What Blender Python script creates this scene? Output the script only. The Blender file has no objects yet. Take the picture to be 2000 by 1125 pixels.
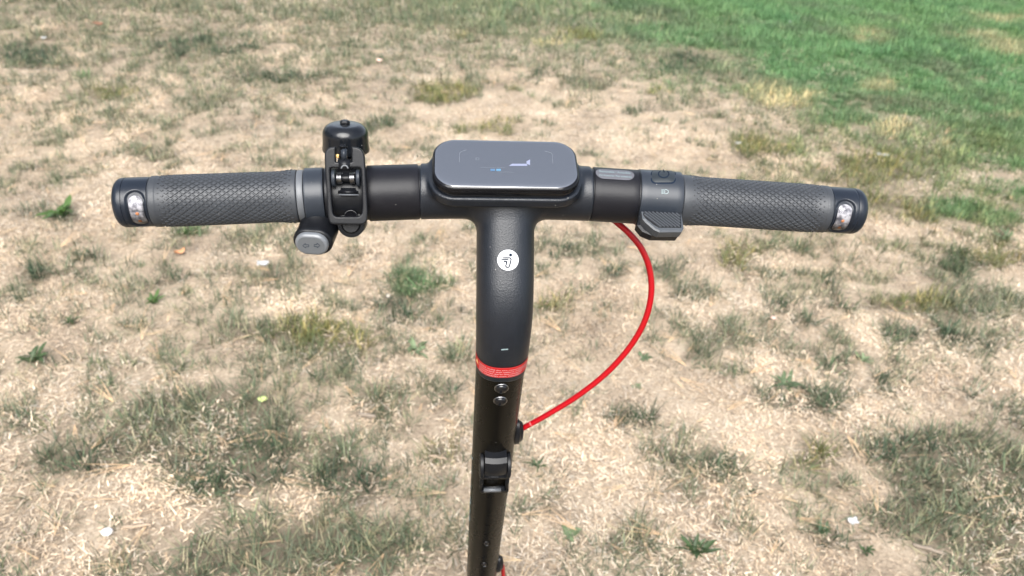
import bpy, bmesh, math, random
import numpy as np
from mathutils import Vector, Matrix
from mathutils.bvhtree import BVHTree

random.seed(7)
rng = np.random.default_rng(7)
sc = bpy.context.scene
COL = sc.collection
R = math.radians

# ------------------------------------------------------------------ camera, sky, sun, exposure
BAR_H = 1.10                                   # height of the handlebar
F_PX = 1440.0                                  # focal length in pixels of a 2000 px wide frame
PITCH, ROLL, YAW = R(34.0), R(3.56), R(6.12)
CAM = np.array([0.0096, -0.5169, 0.2589 + BAR_H])
_fw = np.array([0, math.cos(PITCH), -math.sin(PITCH)])
_u0 = np.array([0, math.sin(PITCH), math.cos(PITCH)])
_r0 = np.array([1.0, 0, 0])
_rt = math.cos(ROLL) * _r0 + math.sin(ROLL) * _u0
_up = -math.sin(ROLL) * _r0 + math.cos(ROLL) * _u0
cd = bpy.data.cameras.new('camera')
cam = bpy.data.objects.new('camera', cd)
COL.objects.link(cam)
cd.sensor_width = 36.0
cd.lens = 36.0 * F_PX / 2000.0
cd.clip_start = 0.02
cd.clip_end = 1500
cd.dof.use_dof = True
cd.dof.focus_distance = 0.575
cd.dof.aperture_fstop = 10.0
m = Matrix.Identity(4)
for i in range(3):
    m[i][0] = _rt[i]; m[i][1] = _up[i]; m[i][2] = -_fw[i]; m[i][3] = CAM[i]
cam.matrix_world = m
sc.camera = cam

SUN_EL, SUN_AZ = R(47), R(182)                 # azimuth measured clockwise from +Y
w = bpy.data.worlds.new('World')
sc.world = w
w.use_nodes = True
nt = w.node_tree
nt.nodes.clear()
sky = nt.nodes.new('ShaderNodeTexSky')
sky.sky_type = 'NISHITA'
sky.sun_disc = False
sky.sun_elevation = SUN_EL
sky.sun_rotation = SUN_AZ
sky.air_density = 1.0
sky.dust_density = 2.5
sky.ozone_density = 1.0
hs = nt.nodes.new('ShaderNodeHueSaturation')
hs.inputs['Saturation'].default_value = 0.5   # thin overcast: the blue is washed out
bg = nt.nodes.new('ShaderNodeBackground')
bg.inputs['Strength'].default_value = 0.11
wo = nt.nodes.new('ShaderNodeOutputWorld')
nt.links.new(sky.outputs[0], hs.inputs['Color'])
nt.links.new(hs.outputs[0], bg.inputs['Color'])
nt.links.new(bg.outputs[0], wo.inputs['Surface'])
sl = bpy.data.lights.new('sun', 'SUN')
sl.energy = 2.9
sl.angle = R(55)
sl.color = (1.0, 0.985, 0.955)
so = bpy.data.objects.new('sun', sl)
COL.objects.link(so)
_sd = Vector((math.sin(SUN_AZ) * math.cos(SUN_EL), math.cos(SUN_AZ) * math.cos(SUN_EL), math.sin(SUN_EL)))
so.rotation_euler = _sd.to_track_quat('Z', 'Y').to_euler()
so.location = (0, 0, 30)
sc.view_settings.view_transform = 'Standard'
sc.view_settings.look = 'None'
sc.view_settings.gamma = 1.0
sc.view_settings.exposure = 1.7
sc.view_settings.use_curve_mapping = False

# ------------------------------------------------------------------ photo geometry helpers
def ray_w(px, py):
    d = _fw + _rt * ((px - 1000.0) / F_PX) + _up * ((562.5 - py) / F_PX)
    return d
def project_w(P):
    d = np.asarray(P, float) - CAM
    z = d @ _fw
    return 1000 + F_PX * (d @ _rt) / z, 562.5 - F_PX * (d @ _up) / z, z
def ground_at(px, py):
    d = ray_w(px, py)
    return CAM + d * (-CAM[2] / d[2])
_c, _s = math.cos(YAW), math.sin(YAW)
def to_local(P):
    P = np.asarray(P, float)
    x, y, z = P[..., 0], P[..., 1], P[..., 2]
    return np.stack([_c * x + _s * y, -_s * x + _c * y, z], -1)
def to_world(P):
    P = np.asarray(P, float)
    x, y, z = P[..., 0], P[..., 1], P[..., 2]
    return np.stack([_c * x - _s * y, _s * x + _c * y, z], -1)
CAML = to_local(CAM)
def ray_l(px, py):
    return to_local(ray_w(px, py))
def on_plane(px, py, p0, n):
    d = ray_l(px, py)
    p0 = np.asarray(p0, float); n = np.asarray(n, float)
    return CAML + d * (((p0 - CAML) @ n) / (d @ n))
def at_depth(px, py, z):
    return CAML + ray_l(px, py) * z

# ------------------------------------------------------------------ materials
def nodes_of(name):
    m = bpy.data.materials.new(name)
    m.use_nodes = True
    t = m.node_tree
    return m, t, t.nodes['Principled BSDF'], t.nodes['Material Output']
def plastic(name, col, rough=0.5, spec=0.5, bump=0.0, bscale=900.0, vary=0.15, metallic=0.0, coat=0.0, dust=0.0):
    m, t, p, o = nodes_of(name)
    N = t.nodes.new
    tc = N('ShaderNodeTexCoord')
    n1 = N('ShaderNodeTexNoise'); n1.inputs['Scale'].default_value = 60; n1.inputs['Detail'].default_value = 6
    t.links.new(tc.outputs['Object'], n1.inputs['Vector'])
    mx = N('ShaderNodeMix'); mx.data_type = 'RGBA'
    mx.inputs[6].default_value = (*[c * (1 - vary) for c in col], 1)
    mx.inputs[7].default_value = (*[c * (1 + vary) for c in col], 1)
    t.links.new(n1.outputs['Fac'], mx.inputs[0])
    t.links.new(mx.outputs[2], p.inputs['Base Color'])
    if dust > 0:                                   # a few settled specks of dust, and faint dusty smears
        vo = N('ShaderNodeTexVoronoi'); vo.inputs['Scale'].default_value = 230
        t.links.new(tc.outputs['Object'], vo.inputs['Vector'])
        lt = N('ShaderNodeMath'); lt.operation = 'LESS_THAN'; lt.inputs[1].default_value = 0.085
        t.links.new(vo.outputs['Distance'], lt.inputs[0])
        sx = N('ShaderNodeSeparateColor'); t.links.new(vo.outputs['Color'], sx.inputs[0])
        gt = N('ShaderNodeMath'); gt.operation = 'GREATER_THAN'; gt.inputs[1].default_value = 1 - 0.13 * dust
        t.links.new(sx.outputs[0], gt.inputs[0])
        mu = N('ShaderNodeMath'); mu.operation = 'MULTIPLY'
        t.links.new(lt.outputs[0], mu.inputs[0]); t.links.new(gt.outputs[0], mu.inputs[1])
        n3 = N('ShaderNodeTexNoise'); n3.inputs['Scale'].default_value = 28; n3.inputs['Detail'].default_value = 9; n3.inputs['Roughness'].default_value = 0.75
        t.links.new(tc.outputs['Object'], n3.inputs['Vector'])
        m3 = N('ShaderNodeMapRange'); m3.inputs['From Min'].default_value = 0.55; m3.inputs['From Max'].default_value = 0.85; m3.inputs['To Max'].default_value = 0.04 * dust
        t.links.new(n3.outputs['Fac'], m3.inputs['Value'])
        ad = N('ShaderNodeMath'); ad.operation = 'ADD'; ad.use_clamp = True
        t.links.new(mu.outputs[0], ad.inputs[0]); t.links.new(m3.outputs[0], ad.inputs[1])
        md = N('ShaderNodeMix'); md.data_type = 'RGBA'; md.inputs[7].default_value = (0.20, 0.19, 0.18, 1)
        t.links.new(ad.outputs[0], md.inputs[0]); t.links.new(mx.outputs[2], md.inputs[6])
        t.links.new(md.outputs[2], p.inputs['Base Color'])
    mr = N('ShaderNodeMapRange')
    mr.inputs['To Min'].default_value = max(0.02, rough - 0.06); mr.inputs['To Max'].default_value = rough + 0.06
    t.links.new(n1.outputs['Fac'], mr.inputs['Value'])
    t.links.new(mr.outputs[0], p.inputs['Roughness'])
    p.inputs['Specular IOR Level'].default_value = spec
    p.inputs['Metallic'].default_value = metallic
    p.inputs['Coat Weight'].default_value = coat
    if bump > 0:
        n2 = N('ShaderNodeTexNoise'); n2.inputs['Scale'].default_value = bscale; n2.inputs['Detail'].default_value = 2
        t.links.new(tc.outputs['Object'], n2.inputs['Vector'])
        b = N('ShaderNodeBump'); b.inputs['Strength'].default_value = bump; b.inputs['Distance'].default_value = 0.0003
        t.links.new(n2.outputs['Fac'], b.inputs['Height'])
        t.links.new(b.outputs[0], p.inputs['Normal'])
    return m
def flat(name, col, rough=0.5, spec=0.4):
    return plastic(name, col, rough, spec, vary=0.05)
def emit(name, col, s):
    m, t, p, o = nodes_of(name)
    p.inputs['Base Color'].default_value = (0.02, 0.02, 0.02, 1)
    p.inputs['Emission Color'].default_value = (*col, 1)
    p.inputs['Emission Strength'].default_value = s
    p.inputs['Roughness'].default_value = 0.3
    return m
M = {}
M['powder'] = plastic('powder_coat', (0.005, 0.007, 0.011), 0.41, 0.42, bump=0.7, bscale=1000, vary=0.3, dust=0.6)
M['stem'] = plastic('satin_black_paint', (0.003, 0.0025, 0.0018), 0.28, 0.10, bump=0.10, bscale=1600, dust=0.35)
M['black'] = plastic('black_plastic', (0.005, 0.0055, 0.007), 0.36, 0.22, bump=0.25, bscale=1500)
M['sleeve'] = plastic('sleeve_plastic', (0.006, 0.006, 0.008), 0.42, 0.20, bump=0.2, bscale=700, dust=1.0)
M['collar'] = plastic('collar_plastic', (0.018, 0.022, 0.029), 0.36, 0.30, bump=0.15, bscale=1200, dust=0.6)
M['rubber'] = plastic('grip_rubber', (0.029, 0.032, 0.037), 0.46, 0.34, bump=0.3, bscale=1200, dust=0.6, vary=0.25)
M['cap'] = plastic('cap_plastic', (0.007, 0.010, 0.016), 0.32, 0.30)
M['bell'] = plastic('bell_enamel', (0.004, 0.005, 0.007), 0.22, 0.35, bump=0.1, bscale=400, dust=1.0)
M['bezel'] = plastic('display_body', (0.004, 0.004, 0.005), 0.16, 0.22)
M['pad'] = plastic('button_rubber', (0.014, 0.018, 0.022), 0.45, 0.3)
M['paddle'] = plastic('paddle_plastic', (0.040, 0.045, 0.052), 0.42, 0.4)  # lighter grey stands in for sky light on the upward face
M['gloss'] = plastic('gloss_black', (0.004, 0.004, 0.005), 0.10, 0.4)
M['button'] = plastic('grey_button', (0.072, 0.078, 0.085), 0.42, 0.5)
M['buttonlip'] = plastic('grey_button_lip', (0.105, 0.112, 0.122), 0.35, 0.5)
M['ink'] = flat('dark_ink', (0.008, 0.014, 0.026), 0.9, 0.05)
M['white'] = flat('white_print', (0.40, 0.40, 0.40), 0.45)
M['offwhite'] = flat('pale_print', (0.17, 0.225, 0.235), 0.5)
M['silver'] = plastic('silver_print', (0.075, 0.075, 0.085), 0.45, 0.3)
M['red'] = plastic('red_sticker_vinyl', (0.40, 0.004, 0.006), 0.45, 0.25, vary=0.05)
M['redcable'] = plastic('red_cable_sheath', (0.27, 0.0012, 0.005), 0.30, 0.40, vary=0.04)
M['steel'] = plastic('steel', (0.30, 0.30, 0.31), 0.3, 0.5, metallic=1.0)
M['greyring'] = plastic('grey_ring', (0.075, 0.08, 0.088), 0.45, 0.5)
M['led'] = plastic('orange_led', (0.55, 0.22, 0.09), 0.4, 0.5)
M['tyre'] = plastic('tyre_rubber', (0.02, 0.02, 0.02), 0.7, 0.3, bump=0.5, bscale=300)
M['brass'] = plastic('brass_tab', (0.75, 0.50, 0.20), 0.4, 0.5)

def glass_screen():
    m, t, p, o = nodes_of('display_glass')
    p.inputs['Base Color'].default_value = (0.018, 0.019, 0.022, 1)
    p.inputs['Roughness'].default_value = 0.03
    p.inputs['IOR'].default_value = 2.9
    p.inputs['Specular IOR Level'].default_value = 0.75
    N = t.nodes.new
    tc = N('ShaderNodeTexCoord')
    n = N('ShaderNodeTexNoise'); n.inputs['Scale'].default_value = 45; n.inputs['Detail'].default_value = 8; n.inputs['Roughness'].default_value = 0.8
    t.links.new(tc.outputs['Object'], n.inputs['Vector'])
    mr = N('ShaderNodeMapRange'); mr.inputs['From Min'].default_value = 0.45; mr.inputs['From Max'].default_value = 0.8
    mr.inputs['To Min'].default_value = 0.02; mr.inputs['To Max'].default_value = 0.14
    t.links.new(n.outputs['Fac'], mr.inputs['Value'])
    t.links.new(mr.outputs[0], p.inputs['Roughness'])
    return m
M['glass'] = glass_screen()
def lens_mat():
    m, t, p, o = nodes_of('clear_lens')
    N = t.nodes.new
    gl = N('ShaderNodeBsdfGlossy'); gl.inputs['Roughness'].default_value = 0.08
    tr = N('ShaderNodeBsdfTransparent'); tr.inputs['Color'].default_value = (0.93, 0.93, 0.95, 1)
    fr = N('ShaderNodeFresnel'); fr.inputs['IOR'].default_value = 1.28
    mx = N('ShaderNodeMixShader')
    t.links.new(fr.outputs[0], mx.inputs[0]); t.links.new(tr.outputs[0], mx.inputs[1]); t.links.new(gl.outputs[0], mx.inputs[2])
    t.links.new(mx.outputs[0], o.inputs['Surface'])
    return m
M['lens'] = lens_mat()
def reflector_mat():
    m, t, p, o = nodes_of('lens_reflector')
    N = t.nodes.new
    tc = N('ShaderNodeTexCoord')
    n = N('ShaderNodeTexNoise'); n.inputs['Scale'].default_value = 260; n.inputs['Detail'].default_value = 3
    t.links.new(tc.outputs['Object'], n.inputs['Vector'])
    cr = N('ShaderNodeValToRGB')
    cr.color_ramp.elements[0].position = 0.36; cr.color_ramp.elements[0].color = (0.07, 0.07, 0.08, 1)
    cr.color_ramp.elements[1].position = 0.62; cr.color_ramp.elements[1].color = (0.36, 0.355, 0.365, 1)
    t.links.new(n.outputs['Fac'], cr.inputs[0])
    t.links.new(cr.outputs[0], p.inputs['Base Color'])
    p.inputs['Metallic'].default_value = 0.0
    p.inputs['Roughness'].default_value = 0.4
    p.inputs['Specular IOR Level'].default_value = 0.3
    b = N('ShaderNodeBump'); b.inputs['Strength'].default_value = 0.6; b.inputs['Distance'].default_value = 0.001
    t.links.new(n.outputs['Fac'], b.inputs['Height']); t.links.new(b.outputs[0], p.inputs['Normal'])
    return m
M['reflector'] = reflector_mat()
def instanced_mat(name, transl=0.25, rough=0.6, spec=0.3):
    """colour = per-blade colour attribute 'bcol' times the per-instance 'tint'"""
    m, t, p, o = nodes_of(name)
    N = t.nodes.new
    a = N('ShaderNodeAttribute'); a.attribute_type = 'GEOMETRY'; a.attribute_name = 'bcol'
    b = N('ShaderNodeAttribute'); b.attribute_type = 'INSTANCER'; b.attribute_name = 'tint'
    mx = N('ShaderNodeMix'); mx.data_type = 'RGBA'; mx.blend_type = 'MULTIPLY'; mx.inputs[0].default_value = 1
    t.links.new(a.outputs['Color'], mx.inputs[6]); t.links.new(b.outputs['Color'], mx.inputs[7])
    t.links.new(mx.outputs[2], p.inputs['Base Color'])
    p.inputs['Roughness'].default_value = rough
    p.inputs['Specular IOR Level'].default_value = spec
    tr = N('ShaderNodeBsdfTranslucent'); t.links.new(mx.outputs[2], tr.inputs['Color'])
    ms = N('ShaderNodeMixShader'); ms.inputs[0].default_value = transl
    t.links.new(p.outputs[0], ms.inputs[1]); t.links.new(tr.outputs[0], ms.inputs[2])
    t.links.new(ms.outputs[0], o.inputs['Surface'])
    return m

# ------------------------------------------------------------------ mesh helpers
def mesh_obj(name, V, Fs, mat, parent=None, smooth=True, kind=None, edges=False, sharp=None):
    me = bpy.data.meshes.new(name)
    V = np.asarray(V, float)
    me.from_pydata([tuple(v) for v in V], [], [tuple(int(i) for i in f) for f in Fs])
    me.validate(); me.update()
    bm = bmesh.new(); bm.from_mesh(me)
    bmesh.ops.recalc_face_normals(bm, faces=bm.faces[:])
    bm.to_mesh(me); bm.free()
    if smooth:
        me.polygons.foreach_set('use_smooth', [True] * len(me.polygons))
        if sharp:
            me.set_sharp_from_angle(angle=R(sharp))
    o = bpy.data.objects.new(name, me)
    me.materials.append(M[mat] if isinstance(mat, str) else mat)
    COL.objects.link(o)
    if parent is not None: o.parent = parent
    if kind: o['kind'] = kind
    return o
class MB:
    """collects vertices and faces of one mesh"""
    def __init__(s): s.V = []; s.F = []
    def add(s, V, Fs):
        b = len(s.V)
        s.V += [tuple(map(float, v)) for v in V]
        s.F += [tuple(b + i for i in f) for f in Fs]
    def build(s, name, mat, parent=None, **k): return mesh_obj(name, s.V, s.F, mat, parent, **k)
def grid_faces(nu, nv, wrap_v=False):
    Fs = []
    for i in range(nu - 1):
        for j in range(nv if wrap_v else nv - 1):
            k = (j + 1) % nv
            Fs.append((i * nv + j, i * nv + k, (i + 1) * nv + k, (i + 1) * nv + j))
    return Fs
def thing(name, label, cat, loc=(0, 0, 0), rotz=0.0, group=None):
    o = bpy.data.objects.new(name, None)
    COL.objects.link(o)
    o.empty_display_size = 0.1
    o.location = loc; o.rotation_euler = (0, 0, rotz)
    o['label'] = label; o['category'] = cat
    if group: o['group'] = group
    return o
def tag(o, label, cat, group=None):
    o['label'] = label; o['category'] = cat
    if group: o['group'] = group
    return o
def empty_part(name, parent):
    o = bpy.data.objects.new(name, None); COL.objects.link(o); o.parent = parent; o.empty_display_size = 0.02
    return o
def tube(path, rad, nphi=16, caps=True):
    P = [Vector(p) for p in path]; n = len(P)
    if not hasattr(rad, '__len__'): rad = [rad] * n
    V = []; prev = None
    for i in range(n):
        t = (P[min(i + 1, n - 1)] - P[max(i - 1, 0)]).normalized()
        if prev is None:
            a = Vector((0, 0, 1)) if abs(t.z) < 0.9 else Vector((1, 0, 0))
            e = (a - t * a.dot(t)).normalized()
        else:
            e = (prev - t * prev.dot(t)).normalized()
        prev = e; f = t.cross(e)
        for j in range(nphi):
            q = 2 * math.pi * j / nphi
            V.append(P[i] + (e * math.cos(q) + f * math.sin(q)) * rad[i])
    Fs = grid_faces(n, nphi, True)
    if caps:
        Fs.append(tuple(range(nphi))[::-1]); Fs.append(tuple((n - 1) * nphi + j for j in range(nphi)))
    return V, Fs
def catmull(pts, sub=10):
    P = [np.asarray(p, float) for p in pts]
    P = [2 * P[0] - P[1]] + P + [2 * P[-1] - P[-2]]
    out = []
    for i in range(1, len(P) - 2):
        for k in range(sub):
            t = k / sub
            a, b, c, d = P[i - 1], P[i], P[i + 1], P[i + 2]
            out.append(0.5 * ((2 * b) + (c - a) * t + (2 * a - 5 * b + 4 * c - d) * t * t + (3 * b - a - 3 * c + d) * t ** 3))
    out.append(P[-2])
    return out
def lathe(prof, origin, axis, n=32, ref=None):
    """profile of (radius, height) about an axis"""
    a = Vector(axis).normalized()
    r0 = Vector(ref) if ref is not None else (Vector((1, 0, 0)) if abs(a.x) < 0.9 else Vector((0, 1, 0)))
    e = (r0 - a * r0.dot(a)).normalized(); f = a.cross(e); o = Vector(origin)
    V = []
    for r, h in prof:
        for j in range(n):
            q = 2 * math.pi * j / n
            V.append(o + a * h + (e * math.cos(q) + f * math.sin(q)) * r)
    Fs = grid_faces(len(prof), n, True)
    if prof[0][0] > 1e-6: Fs.append(tuple(range(n))[::-1])
    if prof[-1][0] > 1e-6: Fs.append(tuple((len(prof) - 1) * n + j for j in range(n)))
    return V, Fs

# ---- implicit surfaces (signed distance -> surface nets), used for the moulded shapes
def vlen(a): return np.sqrt((a * a).sum(-1))
def smin(a, b, k):
    h = np.clip(0.5 + 0.5 * (b - a) / k, 0, 1)
    return b * (1 - h) + a * h - k * h * (1 - h)
def smax(a, b, k): return -smin(-a, -b, k)
def sd_box(q, half, r):
    d = np.abs(q) - (np.asarray(half) - r)
    return vlen(np.maximum(d, 0)) + np.minimum(d.max(-1), 0) - r
def sd_poly(q, pts, r=0.0):
    """2-D polygon distance, q (...,2)"""
    pts = np.asarray(pts, float); n = len(pts)
    d = np.full(q.shape[:-1], 1e9); s = np.ones(q.shape[:-1])
    for i in range(n):
        a = pts[i]; b = pts[i - 1]
        e = b - a; w_ = q - a
        h = np.clip((w_ @ e) / (e @ e), 0, 1)
        bb = w_ - h[..., None] * e
        d = np.minimum(d, (bb * bb).sum(-1))
        c1 = q[..., 1] >= a[1]; c2 = q[..., 1] < b[1]; c3 = e[0] * w_[..., 1] > e[1] * w_[..., 0]
        flip = (c1 & c2 & c3) | (~c1 & ~c2 & ~c3)
        s = np.where(flip, -s, s)
    return s * np.sqrt(d) - r
def extrude_sd(d2, z, half, r):
    wx = d2 + r; wz = np.abs(z) - half + r
    return np.minimum(np.maximum(wx, wz), 0) + np.sqrt(np.maximum(wx, 0) ** 2 + np.maximum(wz, 0) ** 2) - r
def sdf_mesh(f, lo, hi, h):
    lo = np.asarray(lo, float); hi = np.asarray(hi, float)
    n = np.ceil((hi - lo) / h).astype(int) + 1
    gx = [lo[i] + h * np.arange(n[i]) for i in range(3)]
    G = np.stack(np.meshgrid(*gx, indexing='ij'), -1)
    Fv = np.concatenate([f(G[i:i + 16]) for i in range(0, n[0], 16)], 0)
    S = Fv < 0
    acc = np.zeros((*(n - 1), 3)); cnt = np.zeros(tuple(n - 1))
    base = np.stack(np.meshgrid(*[np.arange(k - 1) for k in n], indexing='ij'), -1).astype(float)
    def sl_(o): return tuple(slice(o[i], n[i] - 1 + o[i]) for i in range(3))
    corners = [(a, b, c) for a in (0, 1) for b in (0, 1) for c in (0, 1)]
    for a in corners:
        for ax in range(3):
            if a[ax] == 0:
                b = list(a); b[ax] = 1
                f0 = Fv[sl_(a)]; f1 = Fv[sl_(b)]
                cr = (f0 < 0) != (f1 < 0)
                t = np.where(cr, f0 / np.where(cr, f0 - f1, 1), 0)
                p = np.zeros((*(n - 1), 3)) + np.array(a, float)
                p[..., ax] += t
                acc += p * cr[..., None]; cnt += cr
    act = cnt > 0
    idx = -np.ones(tuple(n - 1), int); idx[act] = np.arange(act.sum())
    V = lo + h * (base[act] + acc[act] / cnt[act][:, None])
    Fs = []
    for ax in range(3):
        o1, o2 = [(1, 2), (2, 0), (0, 1)][ax]
        e0 = [slice(None)] * 3; e1 = [slice(None)] * 3
        e0[ax] = slice(0, n[ax] - 1); e1[ax] = slice(1, n[ax])
        cr = S[tuple(e0)] != S[tuple(e1)]
        ii = np.argwhere(cr)
        ok = (ii[:, o1] > 0) & (ii[:, o1] < n[o1] - 1) & (ii[:, o2] > 0) & (ii[:, o2] < n[o2] - 1)
        ii = ii[ok]
        def g(d1, d2):
            k = ii.copy(); k[:, o1] -= d1; k[:, o2] -= d2
            return idx[k[:, 0], k[:, 1], k[:, 2]]
        Fs.append(np.stack([g(0, 0), g(1, 0), g(1, 1), g(0, 1)], -1))
    Fs = np.concatenate(Fs)
    Fs = Fs[(Fs >= 0).all(1)]
    eps = h * 0.05
    for _ in range(3):
        f0 = f(V)
        gr = np.stack([(f(V + eps * e) - f(V - eps * e)) / (2 * eps) for e in np.eye(3)], -1)
        V = V - np.clip(f0, -h, h)[:, None] * gr / np.maximum((gr * gr).sum(-1), 0.25)[:, None]
    return V, Fs.tolist()
def bvh_of(o):
    me = o.data
    return BVHTree.FromPolygons([v.co.copy() for v in me.vertices], [tuple(p.vertices) for p in me.polygons])
def cast(bvh, px, py, off=0.0):
    d = ray_l(px, py); d = d / np.linalg.norm(d)
    hit = bvh.ray_cast(Vector(CAML), Vector(d), 5.0)
    if hit[0] is None: return None, None
    n = hit[1]
    if n.dot(Vector(d)) > 0: n = -n
    return np.array(hit[0] + n * off), np.array(n)
def surf_fill(name, outline, bvh, mat, parent, off=0.0005, rings=5, dome=0.0, kind=None):
    """patch lying on a surface; outline given in photo pixels, cast onto the surface it lies on"""
    O = np.asarray(outline, float); c = O.mean(0); n = len(O); V = []
    for k in range(rings + 1):
        t = k / rings
        for p in O:
            q = c + (p - c) * max(t, 0.02)
            h = cast(bvh, q[0], q[1], off + dome * (1 - t * t))[0]
            if h is None: h = V[-1] if V else np.zeros(3)
            V.append(h)
    Fs = grid_faces(rings + 1, n, True); Fs.append(tuple(range(n)))
    return mesh_obj(name, V, Fs, mat, parent, kind=kind)
def add_stroke(mb, pts, wpx, bvh, off, closed=False, sub=3):
    P = [np.asarray(p, float) for p in pts]
    if closed: P = P + [P[0]]
    Q = []
    for a, b in zip(P[:-1], P[1:]):
        for k in range(sub): Q.append(a + (b - a) * k / sub)
    Q.append(P[-1])
    V = []
    for i, q in enumerate(Q):
        t = Q[min(i + 1, len(Q) - 1)] - Q[max(i - 1, 0)]
        if closed and i in (0, len(Q) - 1): t = Q[1] - Q[-2]
        t = t / max(np.linalg.norm(t), 1e-9); nn = np.array([-t[1], t[0]]) * wpx / 2
        for s in (-1, 1):
            h = cast(bvh, *(q + s * nn), off)[0]
            if h is None: return
            V.append(h)
    mb.add(V, grid_faces(len(Q), 2))
def rrect(cx, cy, w_, h_, r, n=6):
    out = []
    for sx, sy, a0 in ((1, 1, 0), (-1, 1, 90), (-1, -1, 180), (1, -1, 270)):
        for k in range(n + 1):
            a = R(a0 + 90 * k / n)
            out.append((cx + sx * (w_ / 2 - r) + r * math.cos(a), cy + sy * (h_ / 2 - r) + r * math.sin(a)))
    return out
def circle(cx, cy, rx, ry, n=40):
    return [(cx + rx * math.cos(2 * math.pi * k / n), cy + ry * math.sin(2 * math.pi * k / n)) for k in range(n)]
def text_mesh(body, size=1.0, align='LEFT'):
    cu = bpy.data.curves.new('lettering', 'FONT')
    cu.body = body; cu.size = size; cu.align_x = align; cu.resolution_u = 3; cu.offset = 0.0
    o = bpy.data.objects.new('lettering_tmp', cu)
    COL.objects.link(o)
    dg = bpy.context.evaluated_depsgraph_get()
    me = o.evaluated_get(dg).to_mesh()
    V = np.array([v.co[:] for v in me.vertices]).reshape(-1, 3); Fs = [tuple(p.vertices) for p in me.polygons]
    o.evaluated_get(dg).to_mesh_clear()
    bpy.data.objects.remove(o); bpy.data.curves.remove(cu)
    return V, Fs

# numpy value noise
_perm = np.random.default_rng(3).random((256, 256))
def vnoise(x, y, seed=0):
    x = np.asarray(x) + seed * 17.3; y = np.asarray(y) + seed * 31.7
    xi = np.floor(x).astype(int); yi = np.floor(y).astype(int)
    xf = x - xi; yf = y - yi
    u = xf * xf * (3 - 2 * xf); v = yf * yf * (3 - 2 * yf)
    g = lambda a, b: _perm[a % 256, b % 256]
    return (g(xi, yi) * (1 - u) + g(xi + 1, yi) * u) * (1 - v) + (g(xi, yi + 1) * (1 - u) + g(xi + 1, yi + 1) * u) * v
def fbm(x, y, s, oct=4, seed=0):
    a = 0.0; amp = 0.5; tot = 0
    for k in range(oct):
        a = a + amp * vnoise(x * s, y * s, seed + k); tot += amp; amp *= 0.55; s *= 2.07
    return a / tot

# ------------------------------------------------------------------ the ground
def ground_z(x, y):
    return 0.035 * (fbm(x, y, 0.9, 3, 5) - 0.5) + 0.016 * (fbm(x, y, 7, 3, 9) - 0.5)
GRID = np.array([
    [.72, .80, .80, .85, .95, 1.0, 1.0, 1.0, 1.0],
    [.52, .62, .62, .62, .58, .68, .95, 1.0, 1.0],
    [.32, .38, .46, .36, .10, .20, .45, .78, .95],
    [.26, .30, .34, .28, .16, .20, .38, .58, .70],
    [.32, .34, .30, .26, .18, .24, .30, .28, .40],
    [.32, .34, .34, .28, .20, .18, .24, .24, .36],
    [.24, .36, .38, .30, .18, .12, .14, .16, .22],
    [.30, .50, .48, .26, .18, .16, .20, .55, .78],
    [.24, .28, .50, .36, .22, .20, .20, .48, .90],
    [.44, .46, .62, .48, .28, .30, .26, .36, .80]])
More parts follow.
